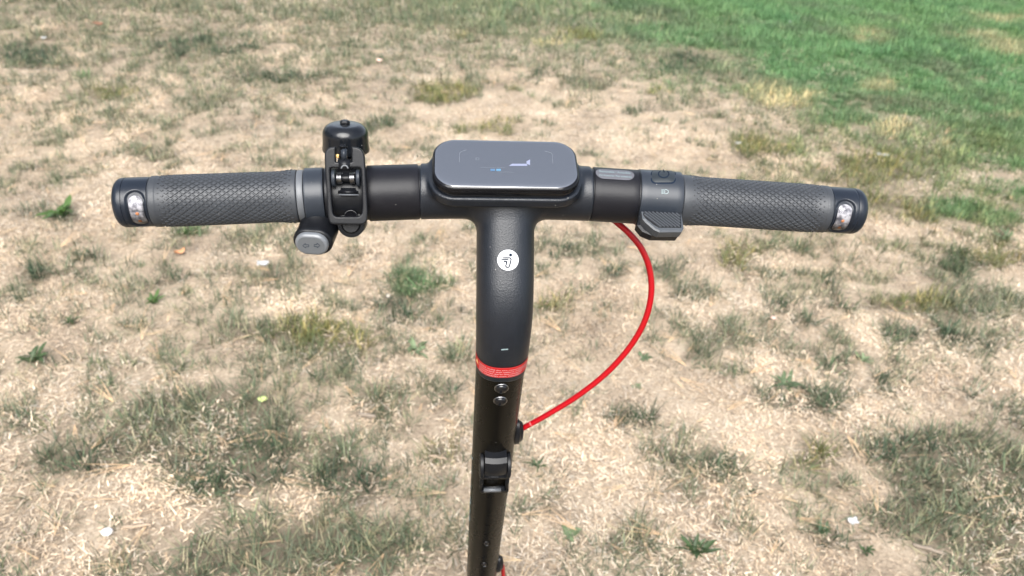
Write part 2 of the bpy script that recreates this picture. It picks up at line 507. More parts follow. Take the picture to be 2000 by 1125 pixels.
# patches one can make out in the turf: x, y, rx, ry in the photo, how much, hue (g grey green, o olive, l bright green, d dark, s bare)
PATCH = [
    (400, 850, 150, 80, .75, 'g'), (480, 910, 90, 60, .6, 'd'), (255, 865, 70, 28, .5, 'g'), (170, 905, 70, 28, .6, 'd'),
    (620, 880, 70, 45, .35, 'g'), (690, 945, 80, 38, .5, 'd'), (650, 1065, 150, 50, .5, 'g'), (450, 1095, 100, 35, .35, 'g'),
    (60, 820, 30, 30, .5, 'd'), (85, 835, 20, 12, .5, 'o'), (1840, 900, 90, 50, .8, 'g'), (1900, 985, 110, 75, .6, 'g'),
    (1760, 1010, 70, 30, .4, 'g'), (1770, 890, 70, 25, .4, 'd'), (1560, 785, 75, 25, .8, 'd'), (1610, 1040, 28, 25, .7, 'd'),
    (1585, 900, 50, 22, .6, 'o'), (1900, 590, 90, 28, .9, 'g'), (1780, 590, 65, 18, .7, 'o'), (1650, 590, 60, 14, .6, 'd'),
    (1865, 515, 26, 24, .9, 'd'), (1945, 498, 55, 16, .8, 'o'), (615, 650, 75, 30, .8, 'o'), (690, 668, 40, 20, .7, 'o'),
    (545, 660, 40, 25, .4, 'g'), (825, 552, 58, 20, 1.0, 'l'), (770, 590, 60, 16, .5, 'd'), (870, 180, 55, 15, .95, 'o'),
    (955, 252, 60, 10, .6, 'o'), (1445, 497, 34, 18, .9, 'o'), (1500, 475, 26, 14, .6, 'g'), (1340, 572, 44, 13, .8, 'd'),
    (1410, 650, 40, 20, .7, 'g'), (1078, 597, 32, 14, .9, 'o'), (1620, 540, 20, 10, .9, 'd'), (1560, 490, 16, 9, .9, 'd'),
    (1622, 483, 14, 9, .9, 'd'), (1658, 489, 10, 6, .9, 'd'), (1530, 600, 26, 12, .9, 'd'), (1610, 560, 22, 10, .8, 'd'),
    (1575, 623, 14, 7, .8, 'd'), (1570, 688, 16, 10, .9, 'd'), (1635, 715, 22, 12, .9, 'd'), (1760, 655, 20, 14, .9, 'd'),
    (1850, 655, 32, 14, .9, 'd'), (1930, 675, 22, 14, .9, 'd'), (1700, 733, 18, 8, .9, 'd'), (1300, 462, 14, 8, .8, 'd'),
    (1120, 463, 16, 8, .9, 'd'), (1060, 470, 14, 8, .8, 'd'), (1210, 525, 20, 12, .9, 'd'), (1160, 483, 24, 9, .7, 'g'),
    (1290, 520, 24, 10, .7, 'd'), (1150, 575, 14, 8, .7, 'd'), (1105, 500, 18, 9, .7, 'd'), (1115, 645, 14, 9, .8, 'd'),
    (1365, 690, 20, 10, .8, 'd'), (1470, 700, 14, 10, .8, 'd'), (1420, 710, 14, 8, .8, 'd'), (1215, 818, 42, 16, .8, 'd'),
    (1165, 805, 12, 8, .8, 'd'), (1250, 815, 16, 10, .8, 'd'), (1300, 880, 50, 12, .7, 'g'), (1425, 905, 32, 18, .9, 'd'),
    (1370, 903, 18, 10, .8, 'd'), (1460, 963, 14, 14, .7, 'd'), (1905, 785, 14, 8, 1., 'd'), (1990, 820, 14, 14, .9, 'd'),
    (1700, 755, 60, 10, .6, 'd'), (860, 880, 28, 22, .7, 'o'), (740, 780, 50, 24, .5, 'g'), (880, 770, 24, 16, .5, 'd'),
    (1040, 990, 60, 18, .4, 'g'), (1230, 1060, 70, 25, .4, 'g'), (1420, 1020, 40, 25, .4, 'g'), (960, 1110, 60, 20, .3, 'g'),
    (1695, 338, 110, 20, .95, 'o'), (1745, 318, 70, 14, .7, 'o'), (1890, 285, 90, 26, .85, 'o'), (1490, 290, 70, 16, .7, 'o'),
    (1640, 232, 50, 12, .9, 'l'), (1850, 195, 110, 24, .8, 'l'), (1720, 395, 40, 12, .8, 'o'), (1860, 410, 60, 16, .8, 'l'),
    (1950, 430, 40, 14, .7, 'l'), (1780, 425, 40, 12, .6, 'o'), (1130, 75, 40, 8, .5, 'o'), (1440, 70, 60, 14, .6, 'l'),
    (360, 85, 60, 14, .7, 'd'), (60, 105, 50, 16, .6, 'd'), (75, 125, 50, 14, .7, 'g'), (180, 155, 14, 10, .9, 'l'),
    (225, 188, 40, 8, .7, 'o'), (470, 95, 50, 8, .5, 'd'), (540, 150, 100, 8, .4, 'd'), (250, 235, 44, 10, .6, 'g'),
    (300, 300, 50, 10, .5, 'g'), (520, 318, 40, 8, .7, 'd'), (130, 425, 30, 10, .7, 'd'), (60, 415, 30, 8, .5, 'd'),
    (60, 540, 24, 16, .8, 'd'), (140, 535, 18, 9, .8, 'd'), (190, 510, 20, 10, .6, 'd'), (370, 455, 40, 10, .7, 'l'),
    (330, 550, 24, 8, .7, 'd'), (480, 465, 36, 12, .5, 'g'), (880, 90, 20, 6, .9, 'd'), (910, 72, 24, 5, .8, 'o'),
    (1150, 165, 44, 10, .6, 'g'), (1245, 215, 26, 6, .7, 'd'), (1275, 180, 18, 8, .7, 'o'), (1330, 130, 70, 14, .5, 'd'),
    (1040, 145, 14, 5, .6, 'd'), (930, 165, 24, 4, .8, 'd'), (1000, 170, 16, 5, .6, 'o'), (1140, 300, 20, 8, .6, 'd'),
    (750, 250, 40, 8, .5, 'd'), (560, 480, 30, 10, .5, 'g'), (690, 520, 30, 10, .6, 'g'), (520, 555, 40, 12, .6, 'g'),
    (480, 640, 40, 14, .5, 'g'), (780, 625, 40, 14, .5, 'd'), (900, 610, 24, 10, .6, 'd'), (905, 690, 24, 20, .5, 'g'),
    (1000, 240, 120, 40, -.3, 's'), (1200, 260, 120, 30, -.2, 's'), (1310, 475, 60, 16, -.4, 's'), (1530, 195, 60, 16, -.5, 's'),
    (1740, 455, 80, 14, -.4, 's'), (1940, 350, 60, 10, -.6, 's'), (1760, 800, 120, 24, -.4, 's'), (1350, 800, 120, 40, -.2, 's'),
    (560, 880, 40, 16, -.5, 's'), (520, 970, 70, 22, -.5, 's'), (240, 930, 80, 26, -.35, 's'), (120, 780, 90, 24, -.3, 's'),
    (1690, 960, 40, 40, -.4, 's'), (1690, 1085, 80, 30, -.4, 's'), (1080, 690, 60, 30, -.1, 's'), (1000, 300, 90, 30, -.2, 's'),
    (1530, 192, 62, 20, 1.0, 'p'), (1735, 252, 34, 14, .8, 'p'), (1855, 285, 44, 12, .8, 'p'), (1900, 75, 60, 8, .7, 'p'), (1965, 95, 50, 12, .8, 'p'),
    (1960, 35, 50, 6, .8, 'p'), (1710, 170, 34, 10, .6, 'p'), (1690, 75, 30, 8, .4, 'p'), (1985, 225, 30, 10, .7, 'p'), (1080, 85, 30, 6, .3, 'p')]
def turf(x, y):
    """how much living grass stands at (x, y), and how lush / olive / dark it is"""
    P = np.stack([x, y, np.zeros_like(x)], -1)
    d = P - CAM
    z = np.maximum(d @ _fw, 0.15)
    px = 1000 + F_PX * (d @ _rt) / z + 26 * (fbm(x, y, 9, 2, 21) - .5) * 2
    py = 562.5 - F_PX * (d @ _up) / z + 16 * (fbm(x, y, 9, 2, 23) - .5) * 2
    gx = np.clip(px / 250, 0, 7.999); gy = np.clip(py / 125, 0, 8.999)
    i = gx.astype(int); j = gy.astype(int); u = gx - i; v = gy - j
    base = (GRID[j, i] * (1 - u) + GRID[j, i + 1] * u) * (1 - v) + (GRID[j + 1, i] * (1 - u) + GRID[j + 1, i + 1] * u) * v
    lush = np.clip((px - (900 + 2.15 * py + 420 * (fbm(x, y, 2.2, 4, 31) - .5) * 2)) / 480, 0, 1) ** 1.15
    lush = np.maximum(lush, 0.35 * np.clip((px - 650) / 400, 0, 1) * np.clip((130 - py) / 130, 0, 1))
    oli = np.clip((px - 1350) / 300, 0, 1) * np.clip((py - 150) / 150, 0, 1) * np.clip((560 - py) / 150, 0, 1) * 0.5
    dark = np.zeros_like(x); pale = np.zeros_like(x)
    for (cx, cy, rx, ry, am, hue) in PATCH:
        e = ((px - cx) / rx) ** 2 + ((py - cy) / ry) ** 2
        g = np.clip(1.35 - e * 0.75, 0, 1)
        base = base + am * g * (1.3 if am > 0 else 1)
        if hue == 'o': oli = np.maximum(oli, g)
        if hue == 'l': lush = np.maximum(lush, 0.62 * g)
        if hue == 'd': dark = np.maximum(dark, g)
        if hue == 'p': pale = np.maximum(pale, 0.9 * np.exp(-e * 1.1) * np.clip(.2 + 1.6 * fbm(x, y, 14, 3, 47), 0, 1))
        if hue == '_': pale = np.maximum(pale, g)
        if hue == 's': lush = lush * (1 - 0.7 * g)
    return np.clip(base, 0, 1.15), lush * (1 - .6 * pale), np.clip(oli - 2 * pale, -1, 1), dark

def build_ground():
    def axis(lo, hi, step, far):
        a = list(np.arange(lo, hi + 1e-6, step))
        s = step
        p = hi
        while p < far: s *= 1.35; p += s; a.append(p)
        s = step; p = lo
        while p > -far: s *= 1.35; p -= s; a.insert(0, p)
        return np.array(a)
    X = axis(-6.5, 6.5, 0.05, 420); Y = axis(-1.2, 9.0, 0.04, 420)
    gx, gy = np.meshgrid(X, Y, indexing='ij')
    fade = np.exp(-(np.maximum(np.abs(gx) - 12, 0) + np.maximum(np.abs(gy - 4) - 12, 0)) / 6)
    Z = ground_z(gx, gy) * fade
    V = np.stack([gx, gy, Z], -1).reshape(-1, 3)
    nx, ny = len(X), len(Y)
    ii, jj = np.meshgrid(np.arange(nx - 1), np.arange(ny - 1), indexing='ij')
    q = (ii * ny + jj).ravel()
    Fq = np.stack([q, q + ny, q + ny + 1, q + 1], -1)
    me = bpy.data.meshes.new('ground')
    me.vertices.add(len(V)); me.vertices.foreach_set('co', V.ravel())
    me.loops.add(Fq.size); me.loops.foreach_set('vertex_index', Fq.ravel())
    me.polygons.add(len(Fq)); me.polygons.foreach_set('loop_start', np.arange(0, Fq.size, 4)); me.polygons.foreach_set('loop_total', np.full(len(Fq), 4))
    me.update(); me.validate()
    me.polygons.foreach_set('use_smooth', [True] * len(Fq))
    g, l, o_, dk = turf(V[:, 0], V[:, 1])
    a = me.attributes.new('turf', 'FLOAT_COLOR', 'POINT')
    a.data.foreach_set('color', np.stack([np.clip(g, 0, 1), l, np.clip(o_, 0, 1), np.ones_like(g)], -1).astype(np.float32).ravel())
    o = bpy.data.objects.new('ground', me); COL.objects.link(o); o['kind'] = 'structure'
    m, t, p, out = nodes_of('dry_turf_soil')
    N = t.nodes.new; L = t.links.new
    tc = N('ShaderNodeTexCoord')
    def noise(scale, detail=6, rough=0.6, vec=None):
        n = N('ShaderNodeTexNoise'); n.inputs['Scale'].default_value = scale; n.inputs['Detail'].default_value = detail; n.inputs['Roughness'].default_value = rough
        L(vec if vec else tc.outputs['Object'], n.inputs['Vector']); return n
    def ramp(fac, stops):
        c = N('ShaderNodeValToRGB'); L(fac, c.inputs[0])
        e = c.color_ramp.elements
        while len(e) < len(stops): e.new(0.5)
        for k, (pos, col) in enumerate(stops): e[k].position = pos; e[k].color = (*col, 1)
        return c
    n1 = noise(5.0, 8, 0.65); n2 = noise(120, 6, 0.75)
    soil = ramp(n1.outputs['Fac'], [(0.28, (0.22, 0.175, 0.135)), (0.5, (0.395, 0.325, 0.248)), (0.72, (0.51, 0.43, 0.34))])
    fine = ramp(n2.outputs['Fac'], [(0.30, (0.42, 0.37, 0.31)), (0.48, (0.92, 0.89, 0.85)), (0.7, (1.25, 1.22, 1.16))])
    mx = N('ShaderNodeMix'); mx.data_type = 'RGBA'; mx.blend_type = 'MULTIPLY'; mx.inputs[0].default_value = 0.9
    L(soil.outputs[0], mx.inputs[6]); L(fine.outputs[0], mx.inputs[7])
    at = N('ShaderNodeAttribute'); at.attribute_name = 'turf'
    sp = N('ShaderNodeSeparateColor'); L(at.outputs['Color'], sp.inputs[0])
    # thatch seen between the blades of living turf, and far turf
    gcol = N('ShaderNodeMix'); gcol.data_type = 'RGBA'
    gcol.inputs[6].default_value = (0.125, 0.105, 0.075, 1); gcol.inputs[7].default_value = (0.05, 0.105, 0.035, 1)
    L(sp.outputs[1], gcol.inputs[0])
    n3 = noise(14, 7, 0.7)
    ad = N('ShaderNodeMath'); ad.operation = 'ADD'; L(sp.outputs[0], ad.inputs[0]); L(n3.outputs['Fac'], ad.inputs[1])
    mr = N('ShaderNodeMapRange'); mr.inputs['From Min'].default_value = 0.85; mr.inputs['From Max'].default_value = 1.45
    mr.inputs['To Max'].default_value = 0.85
    L(ad.outputs[0], mr.inputs['Value'])
    m2 = N('ShaderNodeMix'); m2.data_type = 'RGBA'; L(mr.outputs[0], m2.inputs[0]); L(mx.outputs[2], m2.inputs[6]); L(gcol.outputs[2], m2.inputs[7])
    L(m2.outputs[2], p.inputs['Base Color'])
    p.inputs['Roughness'].default_value = 0.9; p.inputs['Specular IOR Level'].default_value = 0.1
    b = N('ShaderNodeBump'); b.inputs['Strength'].default_value = 0.9; b.inputs['Distance'].default_value = 0.012
    L(n2.outputs['Fac'], b.inputs['Height']); L(b.outputs[0], p.inputs['Normal'])
    me.materials.append(m)
    return o
build_ground()

# ------------------------------------------------------------------ the trees round the park that the display mirrors
def build_treeline():
    r_ = np.random.default_rng(11)
    mb = MB(); tr = MB()
    for k in range(26):
        az = R(150 + 165 * k / 25 + r_.uniform(-3, 3)); dist = r_.uniform(15, 22)
        bx, by = math.sin(az) * dist, math.cos(az) * dist
        H = r_.uniform(8, 12)
        V, Fs = tube([(bx, by, -.1), (bx + r_.uniform(-.2, .2), by, H * .35), (bx + r_.uniform(-.4, .4), by + r_.uniform(-.4, .4), H * .8)], [.26, .2, .06], 8)
        tr.add(V, Fs)
        for c in range(14):
            a = r_.uniform(0, 6.28); rr_ = H * .28 * math.sqrt(r_.uniform(0, 1)); hz = r_.uniform(.25, .95)
            cc = np.array([bx + rr_ * math.cos(a), by + rr_ * math.sin(a), H * hz]); sr = r_.uniform(.8, 1.7) * (1.15 - .5 * hz)
            for q in range(70):
                d = r_.normal(size=3); d /= np.linalg.norm(d); p = cc + d * sr * r_.uniform(.4, 1.05)
                e = r_.normal(size=3); e /= np.linalg.norm(e); f_ = np.cross(e, d); f_ /= np.linalg.norm(f_) + 1e-9
                z = r_.uniform(.12, .3)
                mb.add([p - e * z, p + f_ * z * .6, p + e * z, p - f_ * z * .6], [(0, 1, 2, 3)])
    mt = plastic('tree_foliage', (0.030, 0.055, 0.020), 0.6, 0.3, vary=0.5)
    bark = plastic('tree_bark', (0.05, 0.04, 0.03), 0.9, 0.2, vary=0.4)
    b = len(mb.V); nf = len(mb.F)
    mb.add(tr.V, tr.F)
    o = mesh_obj('treeline', mb.V, mb.F, mt, None, smooth=False, kind='stuff')
    o.data.materials.append(bark)
    mi = [0] * nf + [1] * len(tr.F)
    if len(o.data.polygons) == len(mi): o.data.polygons.foreach_set('material_index', mi)
    return o
build_treeline()

# ------------------------------------------------------------------ grass (stuff): small meshes of blades, instanced on points
hidden = bpy.data.collections.new('blade_meshes')
def blade_mesh(name, blades, mat):
    """blades: (base, azimuth, length, width, start tilt, bend, colour)"""
    V = []; Fs = []; C_ = []
    for (b, az, ln, wd, tilt, bend, col) in blades:
        dx, dy = math.cos(az), math.sin(az); sx, sy = -dy, dx
        p = np.array(b, float); a = tilt; i0 = len(V); seg = 3
        for k in range(seg):
            wk = wd * (1.0, 0.95, 0.6)[k] / 2
            V.append((p[0] - sx * wk, p[1] - sy * wk, p[2])); V.append((p[0] + sx * wk, p[1] + sy * wk, p[2]))
            C_ += [col, col]
            st = ln / seg
            p = p + st * np.array([math.sin(a) * dx, math.sin(a) * dy, math.cos(a)])
            a += bend / seg
        V.append(tuple(p)); C_.append(col)
        Fs += [(i0, i0 + 1, i0 + 3, i0 + 2), (i0 + 2, i0 + 3, i0 + 5, i0 + 4), (i0 + 4, i0 + 5, i0 + 6)]
    me = bpy.data.meshes.new(name)
    me.from_pydata(V, [], Fs); me.update()
    at = me.attributes.new('bcol', 'FLOAT_COLOR', 'POINT')
    at.data.foreach_set('color', np.array([(*c, 1) for c in C_], np.float32).ravel())
    me.polygons.foreach_set('use_smooth', [True] * len(me.polygons))
    me.materials.append(mat)
    return bpy.data.objects.new(name, me)
def scatter(name, P, rot, scl, idx, tint, sources):
    col = bpy.data.collections.new(name + '_blades')
    for k, s in enumerate(sources):
        s.name = '%s_blade_%02d' % (name, k); col.objects.link(s)
    me = bpy.data.meshes.new(name)
    me.vertices.add(len(P)); me.vertices.foreach_set('co', np.asarray(P, np.float32).ravel())
    def attr(n, ty, key, val):
        a = me.attributes.new(n, ty, 'POINT'); a.data.foreach_set(key, val)
    attr('rot', 'FLOAT_VECTOR', 'vector', np.asarray(rot, np.float32).ravel())
    attr('scl', 'FLOAT', 'value', np.asarray(scl, np.float32))
    attr('idx', 'INT', 'value', np.asarray(idx, np.int32))
    attr('tint', 'FLOAT_COLOR', 'color', np.concatenate([tint, np.ones((len(P), 1))], 1).astype(np.float32).ravel())
    o = bpy.data.objects.new(name, me); COL.objects.link(o); o['kind'] = 'stuff'
    ng = bpy.data.node_groups.new(name + '_scatter', 'GeometryNodeTree')
    ng.interface.new_socket('Geometry', in_out='INPUT', socket_type='NodeSocketGeometry')
    ng.interface.new_socket('Geometry', in_out='OUTPUT', socket_type='NodeSocketGeometry')
    N = ng.nodes.new; L = ng.links.new
    gi = N('NodeGroupInput'); go = N('NodeGroupOutput')
    ci = N('GeometryNodeCollectionInfo'); ci.inputs['Collection'].default_value = col
    ci.inputs['Separate Children'].default_value = True; ci.inputs['Reset Children'].default_value = True
    ip = N('GeometryNodeInstanceOnPoints'); ip.inputs['Pick Instance'].default_value = True
    def na(n, ty):
        a = N('GeometryNodeInputNamedAttribute'); a.data_type = ty; a.inputs['Name'].default_value = n
        return next(s for s in a.outputs if s.enabled and s.name == 'Attribute')
    er = N('FunctionNodeEulerToRotation')
    L(na('rot', 'FLOAT_VECTOR'), er.inputs[0]); L(er.outputs[0], ip.inputs['Rotation'])
    L(na('scl', 'FLOAT'), ip.inputs['Scale']); L(na('idx', 'INT'), ip.inputs['Instance Index'])
    L(gi.outputs[0], ip.inputs['Points']); L(ci.outputs[0], ip.inputs['Instance']); L(ip.outputs[0], go.inputs[0])
    md = o.modifiers.new('scatter', 'NODES'); md.node_group = ng
    return o
M['straw'] = instanced_mat('straw_blades', 0.15, 0.65, 0.25)
M['grass'] = instanced_mat('grass_blades', 0.3, 0.55, 0.3)
def rc(a, b, jit=0.12):
    t = random.random(); j = 1 + random.uniform(-jit, jit)
    return tuple((a[i] + (b[i] - a[i]) * t) * j for i in range(3))
STRAW_K = 0.86
def thatch_clump(n, spread, seed):
    random.seed(seed); bl = []
    for k in range(n):
        q = random.random() * 6.283; r = spread * math.sqrt(random.random())
        base = (r * math.cos(q), r * math.sin(q), random.uniform(0.000, 0.010))
        c = random.random()
        if c < 0.44: col = rc((0.62, 0.53, 0.405), (0.86, 0.77, 0.645))
        elif c < 0.66: col = rc((0.42, 0.34, 0.245), (0.55, 0.44, 0.32))
        elif c < 0.84: col = rc((0.38, 0.36, 0.31), (0.60, 0.57, 0.52))
        else: col = rc((0.10, 0.085, 0.07), (0.24, 0.20, 0.155))
        col = tuple(v * STRAW_K for v in col)
        bl.append((base, random.random() * 6.283, random.uniform(0.006, 0.022) * (1.7 if random.random() < .12 else 1), random.uniform(0.0007, 0.0018),
                   random.uniform(1.05, 1.66), random.uniform(-0.2, 0.35), col))
    return blade_mesh('thatch', bl, M['straw'])
def tuft(n, spread, hmin, hmax, tiltm, seed, dry=0.12, wd=(0.0014, 0.0028)):
    random.seed(seed); bl = []
    for k in range(n):
        q = random.random() * 6.283; r = spread * math.sqrt(random.random())
        base = (r * math.cos(q), r * math.sin(q), -0.002)
        v = random.uniform(0.5, 1.55)
        col = (v, v, v) if random.random() > dry else (v * 2.5, v * 1.9, v * 1.9)
        bl.append((base, q + random.uniform(-1.2, 1.2), random.uniform(hmin, hmax), random.uniform(*wd),
                   random.uniform(0.1, tiltm), random.uniform(0.15, 0.8), col))
    return blade_mesh('tuft', bl, M['grass'])

def sample(dens, ymin=-1.8, ymax=10.5, xm=2.6, slope=0.80):
    xmax = xm + slope * ymax
    n = int(dens * (ymax - ymin) * 2 * xmax)
    x = rng.uniform(-xmax, xmax, n); y = rng.uniform(ymin, ymax, n)
    edge = np.minimum(np.minimum(xm + slope * np.maximum(y, 0) - np.abs(x), y - ymin), ymax - y)
    k = rng.random(n) < np.clip(edge / 1.1, 0, 1)
    return x[k], y[k]
def slope_keep(y, near=3.2):
    return rng.random(len(y)) < np.clip((near / np.maximum(y, near)) ** 0.8, 0, 1)
def cover(x, y, g):
    nz = fbm(x, y, 15, 3, 61); nz2 = fbm(x, y, 4.5, 3, 62)
    return np.clip((g + 2.5 * (nz - 0.5) + 0.9 * (nz2 - 0.5) - 0.21) * 2.1, 0, 1)
# dead thatch lying everywhere
x, y = sample(520)
g, l, o_, dk = turf(x, y)
keep = (rng.random(len(x)) < np.clip(1.05 - 0.75 * l - 0.80 * cover(x, y, g), 0.06, 1) * np.clip(2.2 * fbm(x, y, 6.0, 4, 71) - .32, 0.15, 1)) & slope_keep(y)
x, y = x[keep], y[keep]
v = np.clip(1.02 + 1.5 * (fbm(x, y, 4.0, 4, 41) - .5) + .9 * (fbm(x, y, 16, 3, 43) - .5), .35, 1.5)
grey = np.clip(fbm(x, y, 2.3, 3, 51) * 1.8 - 0.5, 0, 1)[:, None]
tint = v[:, None] * ((1 - grey) * np.array([1.09, 0.98, 0.87]) + grey * np.array([0.98, 0.94, 0.90]))
n = len(x)
scatter('dry_thatch', np.stack([x, y, ground_z(x, y)], -1), np.stack([rng.normal(0, .06, n), rng.normal(0, .06, n), rng.uniform(0, 6.28, n)], -1),
        rng.uniform(0.75, 1.3, n) * np.where(y > 4, 1.25, 1.0), rng.integers(0, 8, n), tint, [thatch_clump(80, 0.075, 100 + k) for k in range(8)])
# living grass: sparse tufts on the dry part, dense on the lawn
x, y = sample(3000)
g, l, o_, dk = turf(x, y)
cov = cover(x, y, g)
keep = (rng.random(len(x)) < cov * (0.60 + 0.40 * l)) & slope_keep(y, 2.4)
x, y, l, o_, dk, g = x[keep], y[keep], l[keep], o_[keep], dk[keep], g[keep]
n = len(x)
h1 = fbm(x, y, 6, 3, 81)[:, None]; rv = rng.uniform(0.75, 1.25, (n, 1))
c_grey = np.array([0.080, 0.108, 0.062]) * (1 - h1) + np.array([0.170, 0.190, 0.120]) * h1
c_dark = np.array([0.034, 0.064, 0.036])
c_oli = np.array([0.155, 0.165, 0.052])
h2 = np.clip(fbm(x, y, 1.7, 4, 83) * 2 - .5, 0, 1)[:, None]
c_lush = (np.array([0.066, 0.174, 0.068]) * (1 - h1) + np.array([0.165, 0.305, 0.128]) * h1) * (1 - .32 * h2) + np.array([0.170, 0.255, 0.085]) * .32 * h2
c = c_grey
c = c * (1 - .88 * dk[:, None]) + c_dark * .88 * dk[:, None]
pl_ = np.clip(-o_, 0, 1)[:, None]; o_ = np.clip(o_, 0, 1)
c = c * (1 - .8 * o_[:, None]) + c_oli * .8 * o_[:, None]
lw = np.clip(l * (1.15 - .9 * np.clip(fbm(x, y, 4, 3, 91) * 2.2 - .9, 0, 1)) + rng.normal(0, .10, n), 0, 1)[:, None]
c = c * (1 - lw) + c_lush * lw
c = c * (1 - pl_) + np.array([0.36, 0.36, 0.19]) * pl_
tint = c * rv * (0.80 + 0.08 * lw)
idx = np.where(l > 0.45, rng.integers(8, 12, n), rng.integers(0, 8, n))
far = np.where(y > 4.5, 1.3, 1.0)
scatter('grass', np.stack([x, y, ground_z(x, y)], -1), np.stack([rng.normal(0, .15, n), rng.normal(0, .15, n), rng.uniform(0, 6.28, n)], -1),
        rng.uniform(0.6, 1.15, n) * far * (0.75 + 0.35 * np.clip(g, 0, 1)), idx, tint,
        [tuft(12, 0.020, 0.020, 0.070, 1.2, 200 + k, dry=0.26, wd=(0.0014, 0.0030)) for k in range(8)] + [tuft(16, 0.022, 0.020, 0.052, 0.9, 300 + k, dry=0.05) for k in range(4)])
print('thatch+grass', n)
# long bleached stalks and needles lying on the turf
def stalk_mesh(seed, pair):
    random.seed(seed); bl = []
    col = rc((0.46, 0.31, 0.18), (0.56, 0.42, 0.26))
    ln = random.uniform(0.05, 0.10)
    for k in range(pair):
        bl.append(((0, 0, 0.008), k * random.uniform(0.08, 0.3), ln, 0.0019, 1.50, 0.12, col))
    return blade_mesh('stalk', bl, M['straw'])
x, y = sample(60, ymax=6)
g, l, o_, dk = turf(x, y)
k = (rng.random(len(x)) < (1 - l) * np.clip(1.5 - y / 4, .15, 1) * np.clip(1.15 - x / 3.0, .25, 1)); x, y = x[k], y[k]; n = len(x)
scatter('dry_stalks', np.stack([x, y, ground_z(x, y) + 0.004], -1), np.stack([rng.normal(0, .1, n), rng.normal(0, .1, n), rng.uniform(0, 6.28, n)], -1),
        rng.uniform(0.7, 1.3, n), rng.integers(0, 6, n), np.ones((n, 3)) * rng.uniform(.85, 1.15, (n, 1)), [stalk_mesh(400 + k, 1 + k % 3) for k in range(6)])
# ------------------------------------------------------------------ the electric scooter (local frame: x right, y forward, z up, bar centre at (0,0,BAR_H))
SC = thing('electric_scooter', 'black electric scooter with grey diamond-grip handlebar and red brake cable', 'scooter', (0, 0, 0), YAW)
def _off(u):
    k = 0.012
    return k * np.log1p(np.exp((abs(u) - 0.05) / k))
def bar_c(u):
    s = _off(u)
    return np.array([u, -0.0905 * s, BAR_H - 0.0117 * s])
def bar_frame(u):
    t = bar_c(u + 1e-4) - bar_c(u - 1e-4); t /= np.linalg.norm(t)
    b = np.array([0, -1.0, 0]); b -= t * (b @ t); b /= np.linalg.norm(b)     # towards the rider
    return t, np.cross(b, t) * -1.0, b
def bar_pt(u, phi, r):
    t, up_, b = bar_frame(u)
    if up_[2] < 0: up_ = -up_
    return bar_c(u) + (up_ * math.cos(phi) + b * math.sin(phi)) * r
def bar_rev(us, rs, n=96, close=True):
    V = []
    for u, r in zip(us, rs):
        for j in range(n):
            q = 2 * math.pi * j / n
            V.append(bar_pt(u, q, r(u, q) if callable(r) else r))
    Fs = grid_faces(len(us), n, True)
    if close:
        Fs.append(tuple(range(n))[::-1]); Fs.append(tuple((len(us) - 1) * n + j for j in range(n)))
    return V, Fs
def solid_profile(u0, u1, r, bev=0.0008, nmid=6):
    us = [u0, u0 + bev * 0.3, u0 + bev] + [u0 + (u1 - u0) * k / nmid for k in range(1, nmid)] + [u1 - bev, u1 - bev * 0.3, u1]
    rs = [r - bev, r - bev * 0.3, r] + [r] * (nmid - 1) + [r, r - bev * 0.3, r - bev]
    return us, rs

# stem axis and neck axis
S0 = np.array([0, -0.0704, BAR_H]); SD = np.array([0, math.sin(R(13)), -math.cos(R(13))]); SN = np.array([0, -math.cos(R(13)), -math.sin(R(13))])
def stem_c(t): return S0 + SD * t
def stem_r(t): return 0.0210 * (1 - 0.2007 * (t - 0.16))
def stem_pt(t, a, r):                                       # a = 0 faces the rider, positive to the right
    return stem_c(t) + (SN * math.cos(a) + np.array([1.0, 0, 0]) * math.sin(a)) * r

# display geometry (needed by the cradle of the handlebar head)
DT = R(19)
DN = np.array([0, -math.sin(DT), math.cos(DT)]); DY = np.array([0, math.cos(DT), math.sin(DT)]); DX = np.array([1.0, 0, 0])
DC = on_plane(988.5, 318, [0, -0.004, BAR_H + 0.033], DN)      # centre of the glass top
DW, DD, DH = 0.1075, 0.0515, 0.0105

def neck_path():
    a = np.array([0, -0.002, BAR_H - 0.004]); dirn = np.array([0, -0.515, -0.857])
    p1 = a + dirn * 0.066
    corner = a + dirn * 0.0965
    t1 = 0.128
    p2 = stem_c(t1)
    out = [a + dirn * 0.066 * k / 6 for k in range(7)]
    for k in range(1, 18):
        s = k / 18
        out.append(p1 * (1 - s) ** 2 + corner * 2 * s * (1 - s) + p2 * s * s)
    out += [stem_c(t1 + (0.172 - t1) * k / 4) for k in range(5)]
    return np.array(out)
NP_ = neck_path()
def sd_neck(P):
    d = None
    nn = len(NP_)
    for i in range(nn - 1):
        a, b = NP_[i], NP_[i + 1]; e = b - a
        h = np.clip(((P - a) @ e) / (e @ e), 0, 1)
        s = (i + h) / (nn - 1)
        r = 0.0224 - 0.0012 * np.clip((s - 0.45) / 0.5, 0, 1)
        w_ = P - a - h[..., None] * e
        ax_ = np.abs(w_[..., 0]); rest = np.sqrt(np.maximum((w_ * w_).sum(-1) - ax_ ** 2, 0))
        q = (ax_ ** 2.5 + rest ** 2.5 + 1e-12) ** 0.4 - r
        d = q if d is None else np.minimum(d, q)
    cut = (P - stem_c(0.1435)) @ SD                               # flat lower end
    return smax(d, cut, 0.0015)
